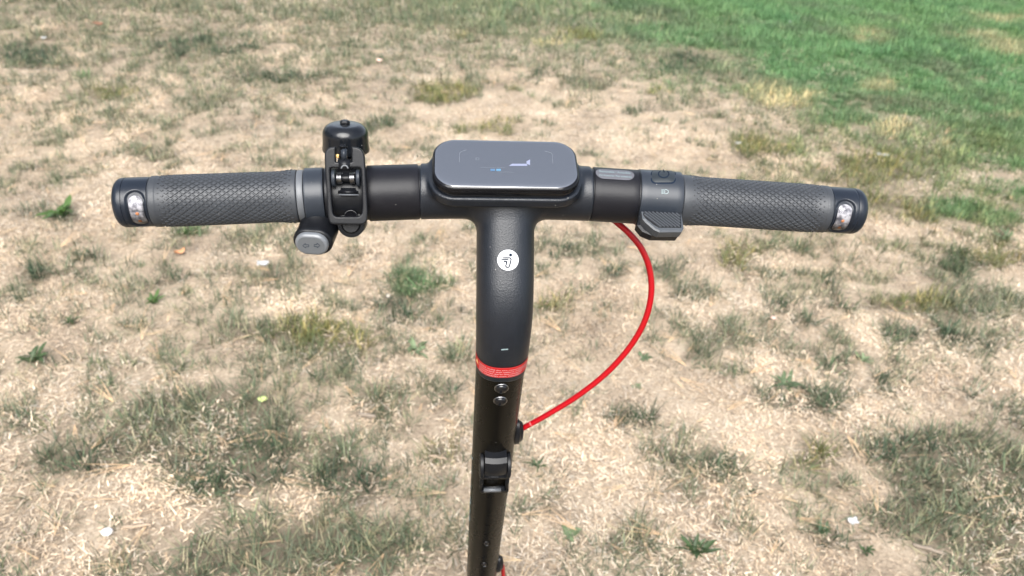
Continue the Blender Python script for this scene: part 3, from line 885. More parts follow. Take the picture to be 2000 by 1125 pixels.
def sd_head(P):
    x = P[..., 0]; q = np.stack([P[..., 1] + 0.0905 * 0.012 * np.log1p(np.exp((np.abs(x) - 0.05) / 0.012)), P[..., 2] - BAR_H], -1)
    bar = smax(vlen(q) - 0.0213, np.abs(x) - 0.0655, 0.0012)
    d = smin(bar, sd_neck(P), 0.011)
    L_ = P - (DC - DN * (DH + 0.0042))
    l = np.stack([L_ @ DX, L_ @ DY, L_ @ DN], -1)
    taper = np.clip(-l[..., 2] / 0.017, -0.5, 0.5)
    pl = np.stack([l[..., 0] * (1 + 0.02 * taper), l[..., 1]], -1)
    px_, py_ = np.abs(pl[..., 0]) - (0.0565 - 0.019), np.abs(pl[..., 1]) - (0.0278 - 0.019)
    rr = np.sqrt(np.maximum(px_, 0) ** 2 + np.maximum(py_, 0) ** 2) + np.minimum(np.maximum(px_, py_), 0) - 0.019
    cr = extrude_sd(rr, l[..., 2], 0.0042, 0.0016)
    return smin(d, cr, 0.005)
V, Fs = sdf_mesh(sd_head, [-0.069, -0.085, BAR_H - 0.190], [0.069, 0.045, BAR_H + 0.045], 0.0013)
head = mesh_obj('handlebar_head', V, Fs, 'powder', SC)
bh = bvh_of(head)

# white round badge with the rider mark
badge = surf_fill('badge', circle(992.0, 508.0, 20.8, 20.6, 48), bh, 'white', head, off=0.0004)
mb = MB()
cx_ = lambda x: 960 + x / 18.743; cy_ = lambda y: 480 + y / 18.75
add_stroke(mb, [(cx_(412), cy_(440)), (cx_(640), cy_(440)), (cx_(680), cy_(446)), (cx_(706), cy_(468)), (cx_(712), cy_(510)), (cx_(690), cy_(600)), (cx_(660), cy_(720)), (cx_(640), cy_(768)), (cx_(605), cy_(790)), (cx_(560), cy_(790)), (cx_(525), cy_(765)), (cx_(518), cy_(735)), (cx_(540), cy_(660)), (cx_(572), cy_(575)), (cx_(445), cy_(572))], 2.2, bh, 0.0007)
add_stroke(mb, [(cx_(360), cy_(510)), (cx_(620), cy_(500))], 2.1, bh, 0.0007)
add_stroke(mb, [(cx_(520), cy_(578)), (cx_(556), cy_(640)), (cx_(575), cy_(580))], 1.2, bh, 0.0007)
add_stroke(mb, circle(cx_(694), cy_(336), 2.5, 2.5, 16), 1.0, bh, 0.0007, closed=True, sub=1)
mark = mb.build('badge_mark', 'ink', head)
surf_fill('badge_dot', circle(cx_(694), cy_(336), 2.6, 2.6, 16), bh, 'ink', head, off=0.00065, rings=2)
surf_fill('alignment_mark', [(979, 681.2), (992.5, 680.2), (992.5, 682.6), (979, 683.6)], bh, 'offwhite', head, off=0.0004, rings=2)
surf_fill('badge_rim', circle(992.0, 508.0, 21.7, 21.5, 48), bh, 'ink', head, off=0.0002)

# display: glossy body with rounded glass
def rr_layers(layers, nseg=10):
    V = []; n = None
    for (inset, hh, rad) in layers:
        o = rrect(0, 0, DW - 2 * inset, DD - 2 * inset, rad, nseg)
        n = len(o)
        for (a, b) in o:
            bow = 1 + 0.012 * (1 - (2 * b / DD) ** 2) * (1 if abs(a) > DW * .2 else 0)
            bowy = 1 + 0.05 * (1 - (2 * a / DW) ** 2)
            V.append(DC + DX * a * bow + DY * b * bowy + DN * hh)
    Fs = grid_faces(len(layers), n, True)
    return V, Fs, n
lay = [(0.0040, -DH, 0.014), (0.0012, -DH + 0.0004, 0.0150), (0.0003, -DH + 0.0035, 0.0150), (0.0, -0.0050, 0.0150), (0.0002, -0.0040, 0.0150), (0.0010, -0.0036, 0.0150)]
V, Fs, n_ = rr_layers(lay)
Fs.append(tuple(range(n_))[::-1]); Fs.append(tuple((len(lay) - 1) * n_ + j for j in range(n_)))
disp = mesh_obj('display', V, Fs, 'bezel', SC, sharp=50)
lay = [(0.0010, -0.0040, 0.0150), (0.0002, -0.0037, 0.0150), (0.0001, -0.0030, 0.0150), (0.0004, -0.0021, 0.0150), (0.0010, -0.0013, 0.0150),
       (0.0019, -0.0007, 0.0148), (0.0034, -0.0003, 0.014), (0.0055, -0.0001, 0.0125), (0.009, 0.0, 0.0100), (0.016, 0.0001, 0.006)]
V, Fs, n_ = rr_layers(lay)
V.append(DC + DN * 0.00012); k0 = (len(lay) - 1) * n_
Fs += [(k0 + j, k0 + (j + 1) % n_, len(V) - 1) for j in range(n_)]
Fs.append(tuple(range(n_))[::-1])
glass = mesh_obj('glass', V, Fs, 'glass', disp)
glass.data.materials.append(M['bezel'])
_mi = [1 if min(f_) < 5 * n_ and len(f_) == 4 else 0 for f_ in Fs]
if len(_mi) == len(glass.data.polygons): glass.data.polygons.foreach_set('material_index', _mi)
disp['label'] = 'glossy rounded glass display showing two pale blue bars and a white needle'
bd = bvh_of(glass)
M['glow_white'] = emit('display_white', (0.62, 0.68, 1.0), 0.26)
M['glow_cyan'] = emit('display_cyan', (0.22, 0.58, 0.95), 0.26)
M['glow_cyan_pale'] = emit('display_blue', (0.20, 0.46, 0.85), 0.22)
M['glow_dim'] = emit('display_dim', (0.55, 0.62, 0.72), 0.22)
q5 = lambda pts: [(800 + a / 5, 250 + b / 5) for a, b in pts]
surf_fill('speed_bar', q5([(970, 371), (1000, 351), (1143, 351), (1150, 371)]), bd, 'glow_white', disp, 0.0002, 2)
surf_fill('speed_needle', q5([(1143, 352), (1141, 328), (1176, 309), (1176, 364)]), bd, 'glow_white', disp, 0.0002, 2)
surf_fill('battery_segment', q5([(788, 401), (834, 401), (834, 420), (790, 420)]), bd, 'glow_cyan_pale', disp, 0.0002, 2)
surf_fill('battery_segment', q5([(846, 401), (891, 401), (891, 420), (846, 420)]), bd, 'glow_cyan', disp, 0.0002, 2)
for k_, (nm, pts_, w_, cl_) in enumerate((('display_bracket', [(486, 335), (488, 250), (498, 236), (556, 212)], 0.5, False), ('display_bracket', [(1320, 227), (1380, 243), (1391, 256), (1400, 345)], 0.5, False),
        ('display_line', [(690, 386), (935, 388)], 0.25, False), ('display_line', [(855, 430), (1010, 434)], 0.25, False),
        ('light_symbol', [(654, 291), (668, 291), (679, 298), (679, 306), (668, 314), (654, 314)], 0.35, True))):
    mb = MB(); add_stroke(mb, q5(pts_), w_, bd, 0.00018, closed=cl_)
    if nm == 'light_symbol':
        for k in range(3): add_stroke(mb, q5([(640, 294 + 9 * k), (649, 294 + 9 * k)]), 0.4, bd, 0.00018)
    mb.build(nm, 'glow_dim', disp)

us, rs = solid_profile(-0.1300, 0.1250, 0.0200, 0.0008, 40)
mesh_obj('bar_core', *bar_rev(us, rs), 'black', SC, sharp=40)
# sleeves either side of the head
us, rs = solid_profile(-0.1052, -0.0668, 0.0211)
sleeve_l = mesh_obj('bar_sleeve', *bar_rev(us, rs), 'sleeve', SC, sharp=40)
us, rs = solid_profile(0.0670, 0.1016, 0.0211)
sleeve_r = mesh_obj('bar_sleeve', *bar_rev(us, rs), 'sleeve', SC, sharp=40)
sleeve_r['label'] = 'black sleeve with a grey accessory sticker'
bs = bvh_of(sleeve_r)
def bezel_outline(c8, n=7):
    (x0, y0), (x1, y1), hh = c8                                   # a capsule between two points
    d = np.array([x1 - x0, y1 - y0], float); L_ = np.linalg.norm(d); d /= L_; nn = np.array([-d[1], d[0]])
    out = []
    for k in range(n + 1): a = R(90 + 180 * k / n); out.append(np.array([x0, y0]) + hh * (d * math.cos(a) + nn * math.sin(a)))
    for k in range(n + 1): a = R(-90 + 180 * k / n); out.append(np.array([x1, y1]) + hh * (d * math.cos(a) + nn * math.sin(a)))
    return out
def sleeve_phi(py):                                               # photo row -> angle, measured on the sticker's middle column
    h = cast(bs, 1197, py)[0]
    t, up_, b = bar_frame(0.086)
    if up_[2] < 0: up_ = -up_
    v = h - bar_c(h[0]); return math.atan2(v @ b, v @ up_)
u_of = lambda px: cast(bs, px, 345)[0][0]
ua, ub = u_of(1153.5 + 2.5), u_of(1240)
pa, pb = sleeve_phi(332.2), sleeve_phi(350.5)
def sleeve_decal(uu, pp, off): return bar_pt(uu, pp, 0.0211 + off)
ol = []
hu = 0.5 * (pb - pa) * 0.0211
for k in range(10): a = R(90 + 180 * k / 9); ol.append((ua + hu + hu * math.cos(a), (pa + pb) / 2 + math.sin(a) * (pb - pa) / 2))
for k in range(10): a = R(-90 + 180 * k / 9); ol.append((ub - hu + hu * math.cos(a), (pa + pb) / 2 + math.sin(a) * (pb - pa) / 2))
O_ = np.array(ol); c0 = O_.mean(0); V = []
for k in range(5):
    for p_ in O_:
        q = c0 + (p_ - c0) * max(k / 4, 0.01); V.append(sleeve_decal(q[0], q[1], 0.0003))
stick = mesh_obj('accessory_sticker', V, grid_faces(5, len(O_), True), 'silver', sleeve_r)
mb = MB()
for body, f0, frac_w in (('Removable / Amovible', 0.46, 0.80), ('(For Accessories / Pour accessoires)', 0.80, 0.83)):
    tv, tf = text_mesh(body)
    wv = tv[:, 0].max() - tv[:, 0].min(); x0 = tv[:, 0].min()
    W_ = (ub - ua) * frac_w; s_ = W_ / wv
    hgt = 0.25 if f0 < .6 else 0.17                              # letter height as share of the sticker
    sy = hgt * (pb - pa) / 0.72
    V = []
    for vv in tv:
        V.append(sleeve_decal((ua + ub) / 2 - W_ / 2 + (vv[0] - x0) * s_, pa + (pb - pa) * f0 - vv[1] * sy, 0.00055))
    mb.add(V, tf)
mb.build('sticker_lettering', 'offwhite', sleeve_r)

# grips with raised diamonds, grey flange rings, end caps with turn indicators
GR = 0.01815
def add_grip(sgn):
    def U(u):
        if sgn > 0: return 0.1355 + (u - 0.1400) * 0.9847 if u <= 0.2575 else 0.2512 + (u - 0.2575) * 1.02
        return -u if u <= 0.2575 else -(0.2575 + (u - 0.2575) * 0.89)
    pts = [(0.1400, 0.0192), (0.1404, 0.0197), (0.1440, 0.0197), (0.1485, 0.0193), (0.1530, 0.0187), (0.1575, GR + 0.0001), (0.165, GR), (0.21, GR), (0.2520, GR), (0.2530, GR + 0.0004), (0.2572, GR + 0.0003), (0.2575, GR - 0.0003)]
    if sgn < 0:
        pts = [(u + 0.0160 * max(0, (0.2 - u) / 0.06) if u < 0.2 else u, r) for u, r in pts]
    us, rs = [], []
    for (u0, r0), (u1, r1) in zip(pts[:-1], pts[1:]):
        for k in range(3): us.append(u0 + (u1 - u0) * k / 3); rs.append(r0 + (r1 - r0) * k / 3)
    us.append(pts[-1][0]); rs.append(pts[-1][1])
    g = mesh_obj('grip', *bar_rev([U(u) for u in us], rs), 'rubber', SC)
    mb = MB()
    u0, u1 = (0.1600, 0.2510) if sgn < 0 else (0.1480, 0.2512)
    pu = 0.0058 / 2; nr = 28
    ncol = int((u1 - u0) / pu)
    for i in range(ncol + 1):
        u = u0 + i * pu
        e = min(i, ncol - i)
        sz = min(1.0, 0.34 + 0.22 * e)
        rb = np.interp(u, us, rs) - 0.0001
        for j in range(nr):
            ph = 2 * math.pi * (j + 0.5 * (i % 2)) / nr
            wu, wp = 0.00262 * sz, 0.00188 * sz / GR
            hh = 0.0009 * (0.6 + 0.4 * sz)
            base = [(u - wu, ph), (u, ph + wp), (u + wu, ph), (u, ph - wp)]
            V = [bar_pt(U(a), b, rb) for a, b in base] + [bar_pt(U(u + (a - u) * .66), ph + (b - ph) * .66, rb + hh) for a, b in base]
            mb.add(V, [(0, 1, 5, 4), (1, 2, 6, 5), (2, 3, 7, 6), (3, 0, 4, 7), (4, 5, 6, 7)])
    mb.build('diamond_tread', 'rubber', g, smooth=False, kind='stuff')
    if sgn < 0:
        us2, rs2 = solid_profile(-0.1557, -0.1510, 0.0194, 0.0006, 2)
        mesh_obj('flange_ring', *bar_rev(us2, rs2), 'greyring', g, sharp=40)
    # end cap with the pocket for the indicator
    PC, HW, HL = R(86), 0.0070, R(50) * 0.0183
    P0u = 0.2662
    def sd_st(u, ph):
        du, dp = u - P0u, (ph - PC) * 0.0183
        v = max(abs(dp) - (HL - HW), 0)
        return math.hypot(du, v) - HW
    us = np.concatenate([[0.2577, 0.2579], np.linspace(0.2584, 0.2763, 26), [0.27655, 0.2767, 0.27695, 0.2772], np.linspace(0.2776, 0.2815, 5), [0.2828, 0.2838, 0.2845, 0.2849]])
    def rad(u, q):
        q = q % (2 * math.pi)
        r = 0.01795
        if u < 0.2579: r -= 0.0004
        if abs(u - 0.2768) < 0.0003: r -= 0.00035
        if u > 0.2790:
            f = min((u - 0.2790) / 0.0060, 1.0)
            r -= 0.0055 * (1 - math.sqrt(max(1 - f * f, 0)))
        d = sd_st(u, q)
        r -= 0.0016 * min(max((0.0004 - d) / 0.0010, 0), 1)
        return r
    cap = mesh_obj('end_cap', *bar_rev([U(u) for u in us], [(lambda u, q, u0=u0_: rad(u0, q)) for u0_ in us], n=200), 'cap', SC, sharp=55)
    ti = empty_part('turn_indicator', SC)
    def patch(name, mat, hw, hl, pc, r0, dome, parent):
        ol = []
        for k in range(13): a = R(180 * k / 12); ol.append((P0u + hw * math.cos(a), pc * 0.0183 + (hl - hw) + hw * math.sin(a)))
        for k in range(1, 9): ol.append((P0u - hw, pc * 0.0183 + (hl - hw) * (1 - k / 4.5)))
        for k in range(13): a = R(180 + 180 * k / 12); ol.append((P0u + hw * math.cos(a), pc * 0.0183 - (hl - hw) + hw * math.sin(a)))
        for k in range(1, 9): ol.append((P0u + hw, pc * 0.0183 - (hl - hw) * (1 - k / 4.5)))
        O_ = np.array(ol); c0 = O_.mean(0); V = []
        for k in range(9):
            t = k / 8
            for p_ in O_:
                q = c0 + (p_ - c0) * max(t, 0.01)
                V.append(bar_pt(U(q[0]), q[1] / 0.0183, r0 + dome * (1 - t ** 4)))
        return mesh_obj(name, V, grid_faces(9, len(O_), True), mat, parent)
    pcl = R(90); hll = R(43) * 0.0183
    patch('reflector', 'reflector', 0.0054, hll, pcl, 0.0166, 0.0002, ti)
    patch('lens', 'lens', 0.0056, hll + 0.0002, pcl, 0.0168, 0.0014, ti)
    for a in (92, 116):
        p = bar_pt(U(P0u), R(a), 0.0168); nrm = bar_pt(U(P0u), R(a), 0.03) - p
        mesh_obj('led', *lathe([(0.0013, 0), (0.0013, 0.0003), (0.0008, 0.0006), (0.0, 0.0007)], p, nrm, 10), 'led', ti)
add_grip(-1); add_grip(1)

# left control collar with the turn signal switch
us, rs = solid_profile(-0.1506, -0.1365, 0.0207)
coll = mesh_obj('switch_collar', *bar_rev(us, rs), 'collar', SC, sharp=40)
BN = np.array([-0.10, -0.985, -0.02]); BN /= np.linalg.norm(BN)      # the button looks at the rider
BC = at_depth(609, 476.5, 0.535)
BX = np.cross(BN, [0, 0, 1.0]); BX /= np.linalg.norm(BX)
if BX[0] < 0: BX = -BX
BY = np.cross(BX, BN); BY = BY if BY[2] > 0 else -BY
def pill(hw, hh, n=14):
    out = []
    for k in range(n + 1): a = R(-90 + 180 * k / n); out.append((hw - hh + hh * math.cos(a), hh * math.sin(a)))
    for k in range(n + 1): a = R(90 + 180 * k / n); out.append((-hw + hh + hh * math.cos(a), hh * math.sin(a)))
    return out
def pill_loft(layers, org):
    V = []
    for hw, hh, z in layers:
        o = pill(hw, hh); n = len(o)
        V += [org + BX * a + BY * b + BN * z for a, b in o]
    Fs = grid_faces(len(layers), n, True)
    Fs.append(tuple(range(n))[::-1]); Fs.append(tuple((len(layers) - 1) * n + j for j in range(n)))
    return V, Fs
def sd_house(P):
    L_ = P - (BC - BN * 0.0145)
    l = np.stack([L_ @ BX, L_ @ BY, L_ @ BN], -1)
    grow = np.clip((-l[..., 2] + 0.012) / 0.03, 0, 1)
    d2 = np.sqrt(np.maximum(np.abs(l[..., 0]) - 0.0040, 0) ** 2 + l[..., 1] ** 2) - (0.0105 - 0.0005 * grow)
    body = extrude_sd(d2, l[..., 2], 0.0128, 0.0024)
    u0 = -0.1445
    a = bar_c(u0) - np.array([0, 0.004, 0.006]); b = BC - BN * 0.020
    e = b - a; h = np.clip(((P - a) @ e) / (e @ e), 0, 1)
    arm = vlen((P - a - h[..., None] * e) * np.array([0.95, 1, 1])) - 0.0098
    return smin(body, arm, 0.005)
lo = np.minimum(BC, bar_c(-0.1445)) - 0.03; hi = np.maximum(BC, bar_c(-0.1445)) + 0.03
V, Fs = sdf_mesh(sd_house, lo, hi, 0.0011)
mesh_obj('switch_housing', V, Fs, 'black', coll)
V, Fs = pill_loft([(0.0120, 0.0088, -0.003), (0.0120, 0.0088, 0.0002), (0.0117, 0.0085, 0.0009), (0.0106, 0.0074, 0.0018), (0.0100, 0.0068, 0.0020)], BC)
btn = mesh_obj('signal_button', V, Fs, 'buttonlip', coll, sharp=30)
V, Fs = pill_loft([(0.0099, 0.0067, 0.0019), (0.0099, 0.0067, 0.00215), (0.0050, 0.0030, 0.00222)], BC)
btf = mesh_obj('button_face', V, Fs, 'button', coll, sharp=30)
bb = bvh_of(btf)
qa = lambda pts: [(560 + a / 12.5, 420 + b / 12.5) for a, b in pts]
mb = MB()
add_stroke(mb, qa([(390, 745), (458, 688), (458, 722), (540, 722), (540, 772), (465, 772), (465, 800)]), 0.85, bb, 0.00025, closed=True)
add_stroke(mb, qa([(812, 735), (738, 682), (738, 716), (672, 716), (672, 768), (745, 768), (745, 796)]), 0.85, bb, 0.00025, closed=True)
mb.build('arrow_marks', 'ink', coll)

# right control collar: power button, headlight mark, thumb throttle
us, rs = solid_profile(0.1026, 0.1350, 0.0217)
colr = mesh_obj('control_collar', *bar_rev(us, rs), 'collar', SC, sharp=40)
us, rs = solid_profile(0.1014, 0.1027, 0.0212, 0.0003, 2)
mesh_obj('collar_edge', *bar_rev(us, rs), 'black', colr, sharp=40)
bc_ = bvh_of(colr)
surf_fill('power_button', rrect(1295.5, 345.3, 49, 27.5, 9), bc_, 'ink', colr, 0.0001, 6)
surf_fill('power_button_pad', rrect(1295.5, 344.6, 45.5, 24.5, 8), bc_, 'pad', colr, 0.0004, 8, dome=0.0009)
pw = [(1295.5 + 10.2 * math.cos(R(a)), 342.6 - 6.8 * math.sin(R(a))) for a in range(125, 125 + 291, 15)]
mb = MB(); add_stroke(mb, pw, 1.7, bc_, 0.0015, sub=1); add_stroke(mb, [(1294.5, 334.5), (1297.0, 339.8)], 1.8, bc_, 0.0015)
mb.build('power_symbol', 'ink', colr)
mb = MB(); qh = lambda pts: [(1120 + a / 6.25, 300 + b / 6.25) for a, b in pts]
add_stroke(mb, qh([(1113, 440), (1135, 442), (1156, 455), (1156, 478), (1138, 490), (1113, 493)]), 1.0, bc_, 0.0004, closed=True, sub=2)
for k in range(4): add_stroke(mb, qh([(1072, 446 + 15 * k), (1101, 442 + 15 * k)]), 1.0, bc_, 0.0004, sub=1)
mb.build('headlight_symbol', 'offwhite', colr)
# throttle paddle
TN = np.array([0.04, -0.50, 0.865]); TN /= np.linalg.norm(TN)
TP = at_depth(1297, 432, 0.548)
qt = lambda pts: [on_plane(1120 + a / 6.25, 300 + b / 6.25, TP, TN) for a, b in pts]
def prism(top, n, depth, bev=0.0008, flare=None):
    top = np.array(top); c = top.mean(0); V = []
    for (sc_, dz) in ((1 - 2.2 * bev / 0.011, 0.0), (1.0, -bev), (1.0, -depth + bev), (0.95, -depth)):
        V += [c + (p - c) * sc_ + n * dz for p in top]
    k = len(top); Fs = grid_faces(4, k, True); Fs.append(tuple(range(k))); Fs.append(tuple(3 * k + j for j in range(k))[::-1])
    return V, Fs
V, Fs = prism(qt([(832, 700), (1318, 722), (1350, 905), (1325, 952), (1050, 955), (985, 925), (880, 835), (845, 790)]), TN, 0.0085)
thr = mesh_obj('throttle', V, Fs, 'paddle', SC, smooth=False)
mb = MB()
padc = [(858, 708), (1308, 730), (1315, 905), (1045, 905), (985, 872), (880, 790), (850, 745)]
V, Fs = prism([p + TN * 0.0006 for p in qt(padc)], TN, 0.0008, 0.0002)
mesh_obj('throttle_pad', V, Fs, 'black', thr, smooth=False)
# diagonal ribs clipped to the pad
def clip_poly(line_p, line_d, poly):
    ts = []
    n = len(poly)
    for i in range(n):
        a = np.array(poly[i], float); b = np.array(poly[(i + 1) % n], float); e = b - a
        den = line_d[0] * e[1] - line_d[1] * e[0]
        if abs(den) < 1e-9: continue
        w_ = a - line_p
        t = (w_[0] * e[1] - w_[1] * e[0]) / den; s = (w_[0] * line_d[1] - w_[1] * line_d[0]) / den
        if 0 <= s < 1: ts.append(t)
    return (min(ts), max(ts)) if len(ts) >= 2 else None
ctr = np.array(padc, float).mean(0); inner = [tuple(ctr + (np.array(p) - ctr) * 0.95) for p in padc]
dl = np.array([0.80, 0.60]); pn = np.array([0.60, -0.80])
for k in range(-8, 12):
    p0 = ctr + pn * (k * 27.0)
    r_ = clip_poly(p0, dl, inner)
    if r_ is None or r_[1] - r_[0] < 25: continue
    a, b = p0 + dl * r_[0], p0 + dl * r_[1]
    q = [a + pn * 9, b + pn * 9, b - pn * 9, a - pn * 9]
    top = qt(q); base = [p + TN * 0.0006 for p in top]
    m0, m1 = (top[0] + top[3]) / 2, (top[1] + top[2]) / 2
    V = base + [m0 + TN * 0.0014 + (top[0] - m0) * .35, m1 + TN * 0.0014 + (top[1] - m1) * .35, m1 + TN * 0.0014 + (top[2] - m1) * .35, m0 + TN * 0.0014 + (top[3] - m0) * .35]
    mesh_obj('throttle_rib', V, [(0, 1, 5, 4), (1, 2, 6, 5), (2, 3, 7, 6), (3, 0, 4, 7), (4, 5, 6, 7)], 'paddle', thr, smooth=False)
V, Fs = prism([p - TN * 0.0080 for p in qt([(835, 700), (1318, 722), (1352, 895), (1322, 935), (1000, 930), (880, 880), (815, 800)])], TN, 0.0085)
mesh_obj('throttle_body', V, Fs, 'black', thr, smooth=False)
V, Fs = tube([bar_c(0.115) + np.array([0, -0.012, -0.010]), TP - TN * 0.010 + np.array([-0.004, 0.004, 0])], 0.009, 16)
mesh_obj('throttle_arm', V, Fs, 'black', thr)

# ---- bell with its sprung lever frame on the left of the bar
BU = -0.1215
bell = empty_part('bell', SC)
LN = np.array([0.02, -math.cos(R(24)), math.sin(R(24))]); LN /= np.linalg.norm(LN)   # the frame faces the rider, tipped up
LP = bar_c(BU) + LN * 0.0285
LX = np.array([1.0, 0, 0]) - LN * LN[0]; LX /= np.linalg.norm(LX); LY = np.cross(LN, LX)
qf = lambda pts: [(620 + a / 4.683, 225 + b / 4.6875) for a, b in pts]
def l2(pts): return [np.array([(on_plane(x, y, LP, LN) - LP) @ LX, (on_plane(x, y, LP, LN) - LP) @ LY]) for x, y in qf(pts)]
def rounded(pts, rads, n=5):
    out = []; k = len(pts)
    for i in range(k):
        p = np.array(pts[i]); a = np.array(pts[i - 1]) - p; b = np.array(pts[(i + 1) % k]) - p
        r_ = min(rads[i], 0.48 * np.linalg.norm(a), 0.48 * np.linalg.norm(b))
        A = p + a / np.linalg.norm(a) * r_; B = p + b / np.linalg.norm(b) * r_
        for j in range(n + 1):
            t = j / n; out.append(A * (1 - t) ** 2 + p * 2 * t * (1 - t) + B * t * t)
    return np.array(out)
outer = rounded(l2([(58, 290), (425, 290), (462, 900), (448, 1003), (108, 1003), (92, 900)]), [0.0075, 0.0075, 0.02, 0.006, 0.006, 0.02])
inner_ = rounded(l2([(112, 482), (398, 482), (412, 840), (400, 930), (146, 930), (134, 840)]), [0.0022, 0.0022, 0.02, 0.005, 0.005, 0.02])
notch = np.array(l2([(165, 200), (312, 200), (312, 430), (165, 430)]))
def sd_frame(P):
    L_ = P - LP
    q = np.stack([L_ @ LX, L_ @ LY], -1); z = L_ @ LN
    d2 = np.maximum(np.maximum(sd_poly(q, outer), -sd_poly(q, inner_)), -sd_poly(q, notch))
    return extrude_sd(d2, z + 0.003, 0.0032, 0.0009)
V, Fs = sdf_mesh(sd_frame, LP - np.array([0.022, 0.028, 0.040]), LP + np.array([0.022, 0.028, 0.040]), 0.0007)
mesh_obj('lever_frame', V, Fs, 'black', bell)
def fpt(a, b, z): return on_plane(620 + a / 4.683, 225 + b / 4.6875, LP + LN * z, LN)
def fbox(name, a0, a1, b0, b1, z0, z1, mat, rad=0.0008, parent=bell):
    zc = (z0 + z1) / 2
    p = [fpt(a0, b0, zc), fpt(a1, b0, zc), fpt(a1, b1, zc), fpt(a0, b1, zc)]
    c = sum(p) / 4; hw = np.linalg.norm(p[1] - p[0]) / 2; hh = np.linalg.norm(p[3] - p[0]) / 2
    bm = bmesh.new(); bmesh.ops.create_cube(bm, size=1)
    for v in bm.verts: v.co = Vector((v.co.x * 2 * hw, v.co.y * 2 * hh, v.co.z * (z1 - z0)))
    bmesh.ops.bevel(bm, geom=bm.edges[:], offset=min(rad, hw * .8, hh * .8, (z1 - z0) * .4), segments=3, affect='EDGES')
    V = [c + LX * v.co.x + LY * v.co.y + LN * v.co.z for v in bm.verts]
    Fs = [tuple(v.index for v in f.verts) for f in bm.faces]; bm.free()
    return mesh_obj(name, V, Fs, mat, parent)
fbox('hammer_base', 187, 313, 402, 508, -0.006, 0.0005, 'black')
fbox('hammer_stem', 218, 270, 300, 408, -0.004, 0.0008, 'collar')
fbox('hammer_head', 192, 273, 262, 316, -0.005, 0.0018, 'black', 0.0016)
fbox('brass_tab', 174, 196, 357, 392, -0.006, -0.003, 'brass', 0.0002)
V, Fs = tube([fpt(219 + 30 * (1 - math.cos(math.pi * k / 10)), 490 - 30 * math.sin(math.pi * k / 10), 0.0006) for k in range(11)], 0.0006, 8)
mesh_obj('hammer_loop', V, Fs, 'greyring', bell)
V, Fs = tube([fpt(130, 577, -0.006), fpt(395, 577, -0.006)], 0.0026, 16); mesh_obj('axle', V, Fs, 'black', bell)
for a in (150, 374):
    p0 = fpt(a - 17, 575, -0.005); p1 = fpt(a + 15, 575, -0.005)
    mesh_obj('axle_disc', *lathe([(0.0, 0), (0.0060, 0.0001), (0.0064, 0.0006), (0.0064, 0.0022), (0.0058, 0.0026), (0.0, 0.0026)], p0, p1 - p0, 28), 'collar', bell, sharp=40)
sp = []
for seg in ((180, 226), (300, 344)):
    for k in range(41):
        t = k / 40; a = seg[0] + (seg[1] - seg[0]) * t; q = 2 * math.pi * 4 * t
        sp_c = fpt(a, 577, -0.006)
        sp.append((seg[0], sp_c + LY * 0.0038 * math.cos(q) + LN * 0.0038 * math.sin(q)))
for s0 in (180, 300):
    V, Fs = tube([p for s, p in sp if s == s0], 0.00042, 6); mesh_obj('spring', V, Fs, 'steel', bell)
us, rs = solid_profile(BU - 0.0145, BU + 0.0145, 0.0206)
mesh_obj('clamp_band', *bar_rev(us, rs), 'black', bell, sharp=40)
fbox('clamp_lug', 192, 378, 664, 742, -0.0150, -0.0052, 'black', 0.002)
fbox('clamp_ledge', 195, 380, 722, 738, -0.0052, -0.0034, 'greyring', 0.0004)
c0 = fpt(320, 985, -0.024)
mesh_obj('clamp_boss', *lathe([(0.0, 0.012), (0.0060, 0.012), (0.0068, 0.0112), (0.0072, 0.0105), (0.0098, 0.0100), (0.0102, 0.0092), (0.0102, -0.012), (0.0, -0.012)], c0, LN, 36), 'black', bell, sharp=35)
c0 = fpt(310, 925, -0.012)
mesh_obj('pivot_ring', *lathe([(0.0042, 0.004), (0.0046, 0.0045), (0.0050, 0.004), (0.0050, -0.002), (0.0042, -0.002)], c0, LN, 28), 'gloss', bell)
# dome
DA = np.array([0.02, 0.10, 1.0]); DA /= np.linalg.norm(DA)
dom = at_depth(676, 290, 0.563)
prof = [(0.0168, -0.0012), (0.0176, -0.0014), (0.0178, -0.0002), (0.0173, 0.003), (0.0171, 0.008), (0.0170, 0.0105)]
for k in range(1, 13):
    a = R(90 * k / 12); prof.append((0.0090 + 0.0080 * math.cos(a), 0.0110 + 0.0080 * math.sin(a)))
prof += [(0.0045, 0.0193), (0.0, 0.0195)]
mesh_obj('bell_dome', *lathe(prof, dom, DA, 56), 'bell', bell)
tp_ = dom + DA * 0.0196
mesh_obj('dome_screw', *lathe([(0.0038, 0), (0.0037, 0.0012), (0.0026, 0.0023), (0.0, 0.0024)], tp_, DA, 6), 'black', bell, smooth=False)
V, Fs = tube([dom - DA * 0.002, bar_c(BU) + np.array([0, 0.006, 0.014])], 0.006, 14)
mesh_obj('bell_post', V, Fs, 'black', bell)

# ---- stem
ts = [0.1340, 0.1343, 0.137, 0.15, 0.2, 0.3, 0.4, 0.5, 0.6, 0.7, 0.8, 0.9, 0.945]
V = []
for i, t in enumerate(ts):
    r_ = stem_r(t) - (0.0006 if i == 0 else 0.0002)
    for j in range(72): V.append(stem_pt(t, 2 * math.pi * j / 72, r_))
Fs = grid_faces(len(ts), 72, True); Fs.append(tuple(range(72))); Fs.append(tuple((len(ts) - 1) * 72 + j for j in range(72)))
stem = mesh_obj('stem', V, Fs, 'stem', SC)
bst = bvh_of(stem)
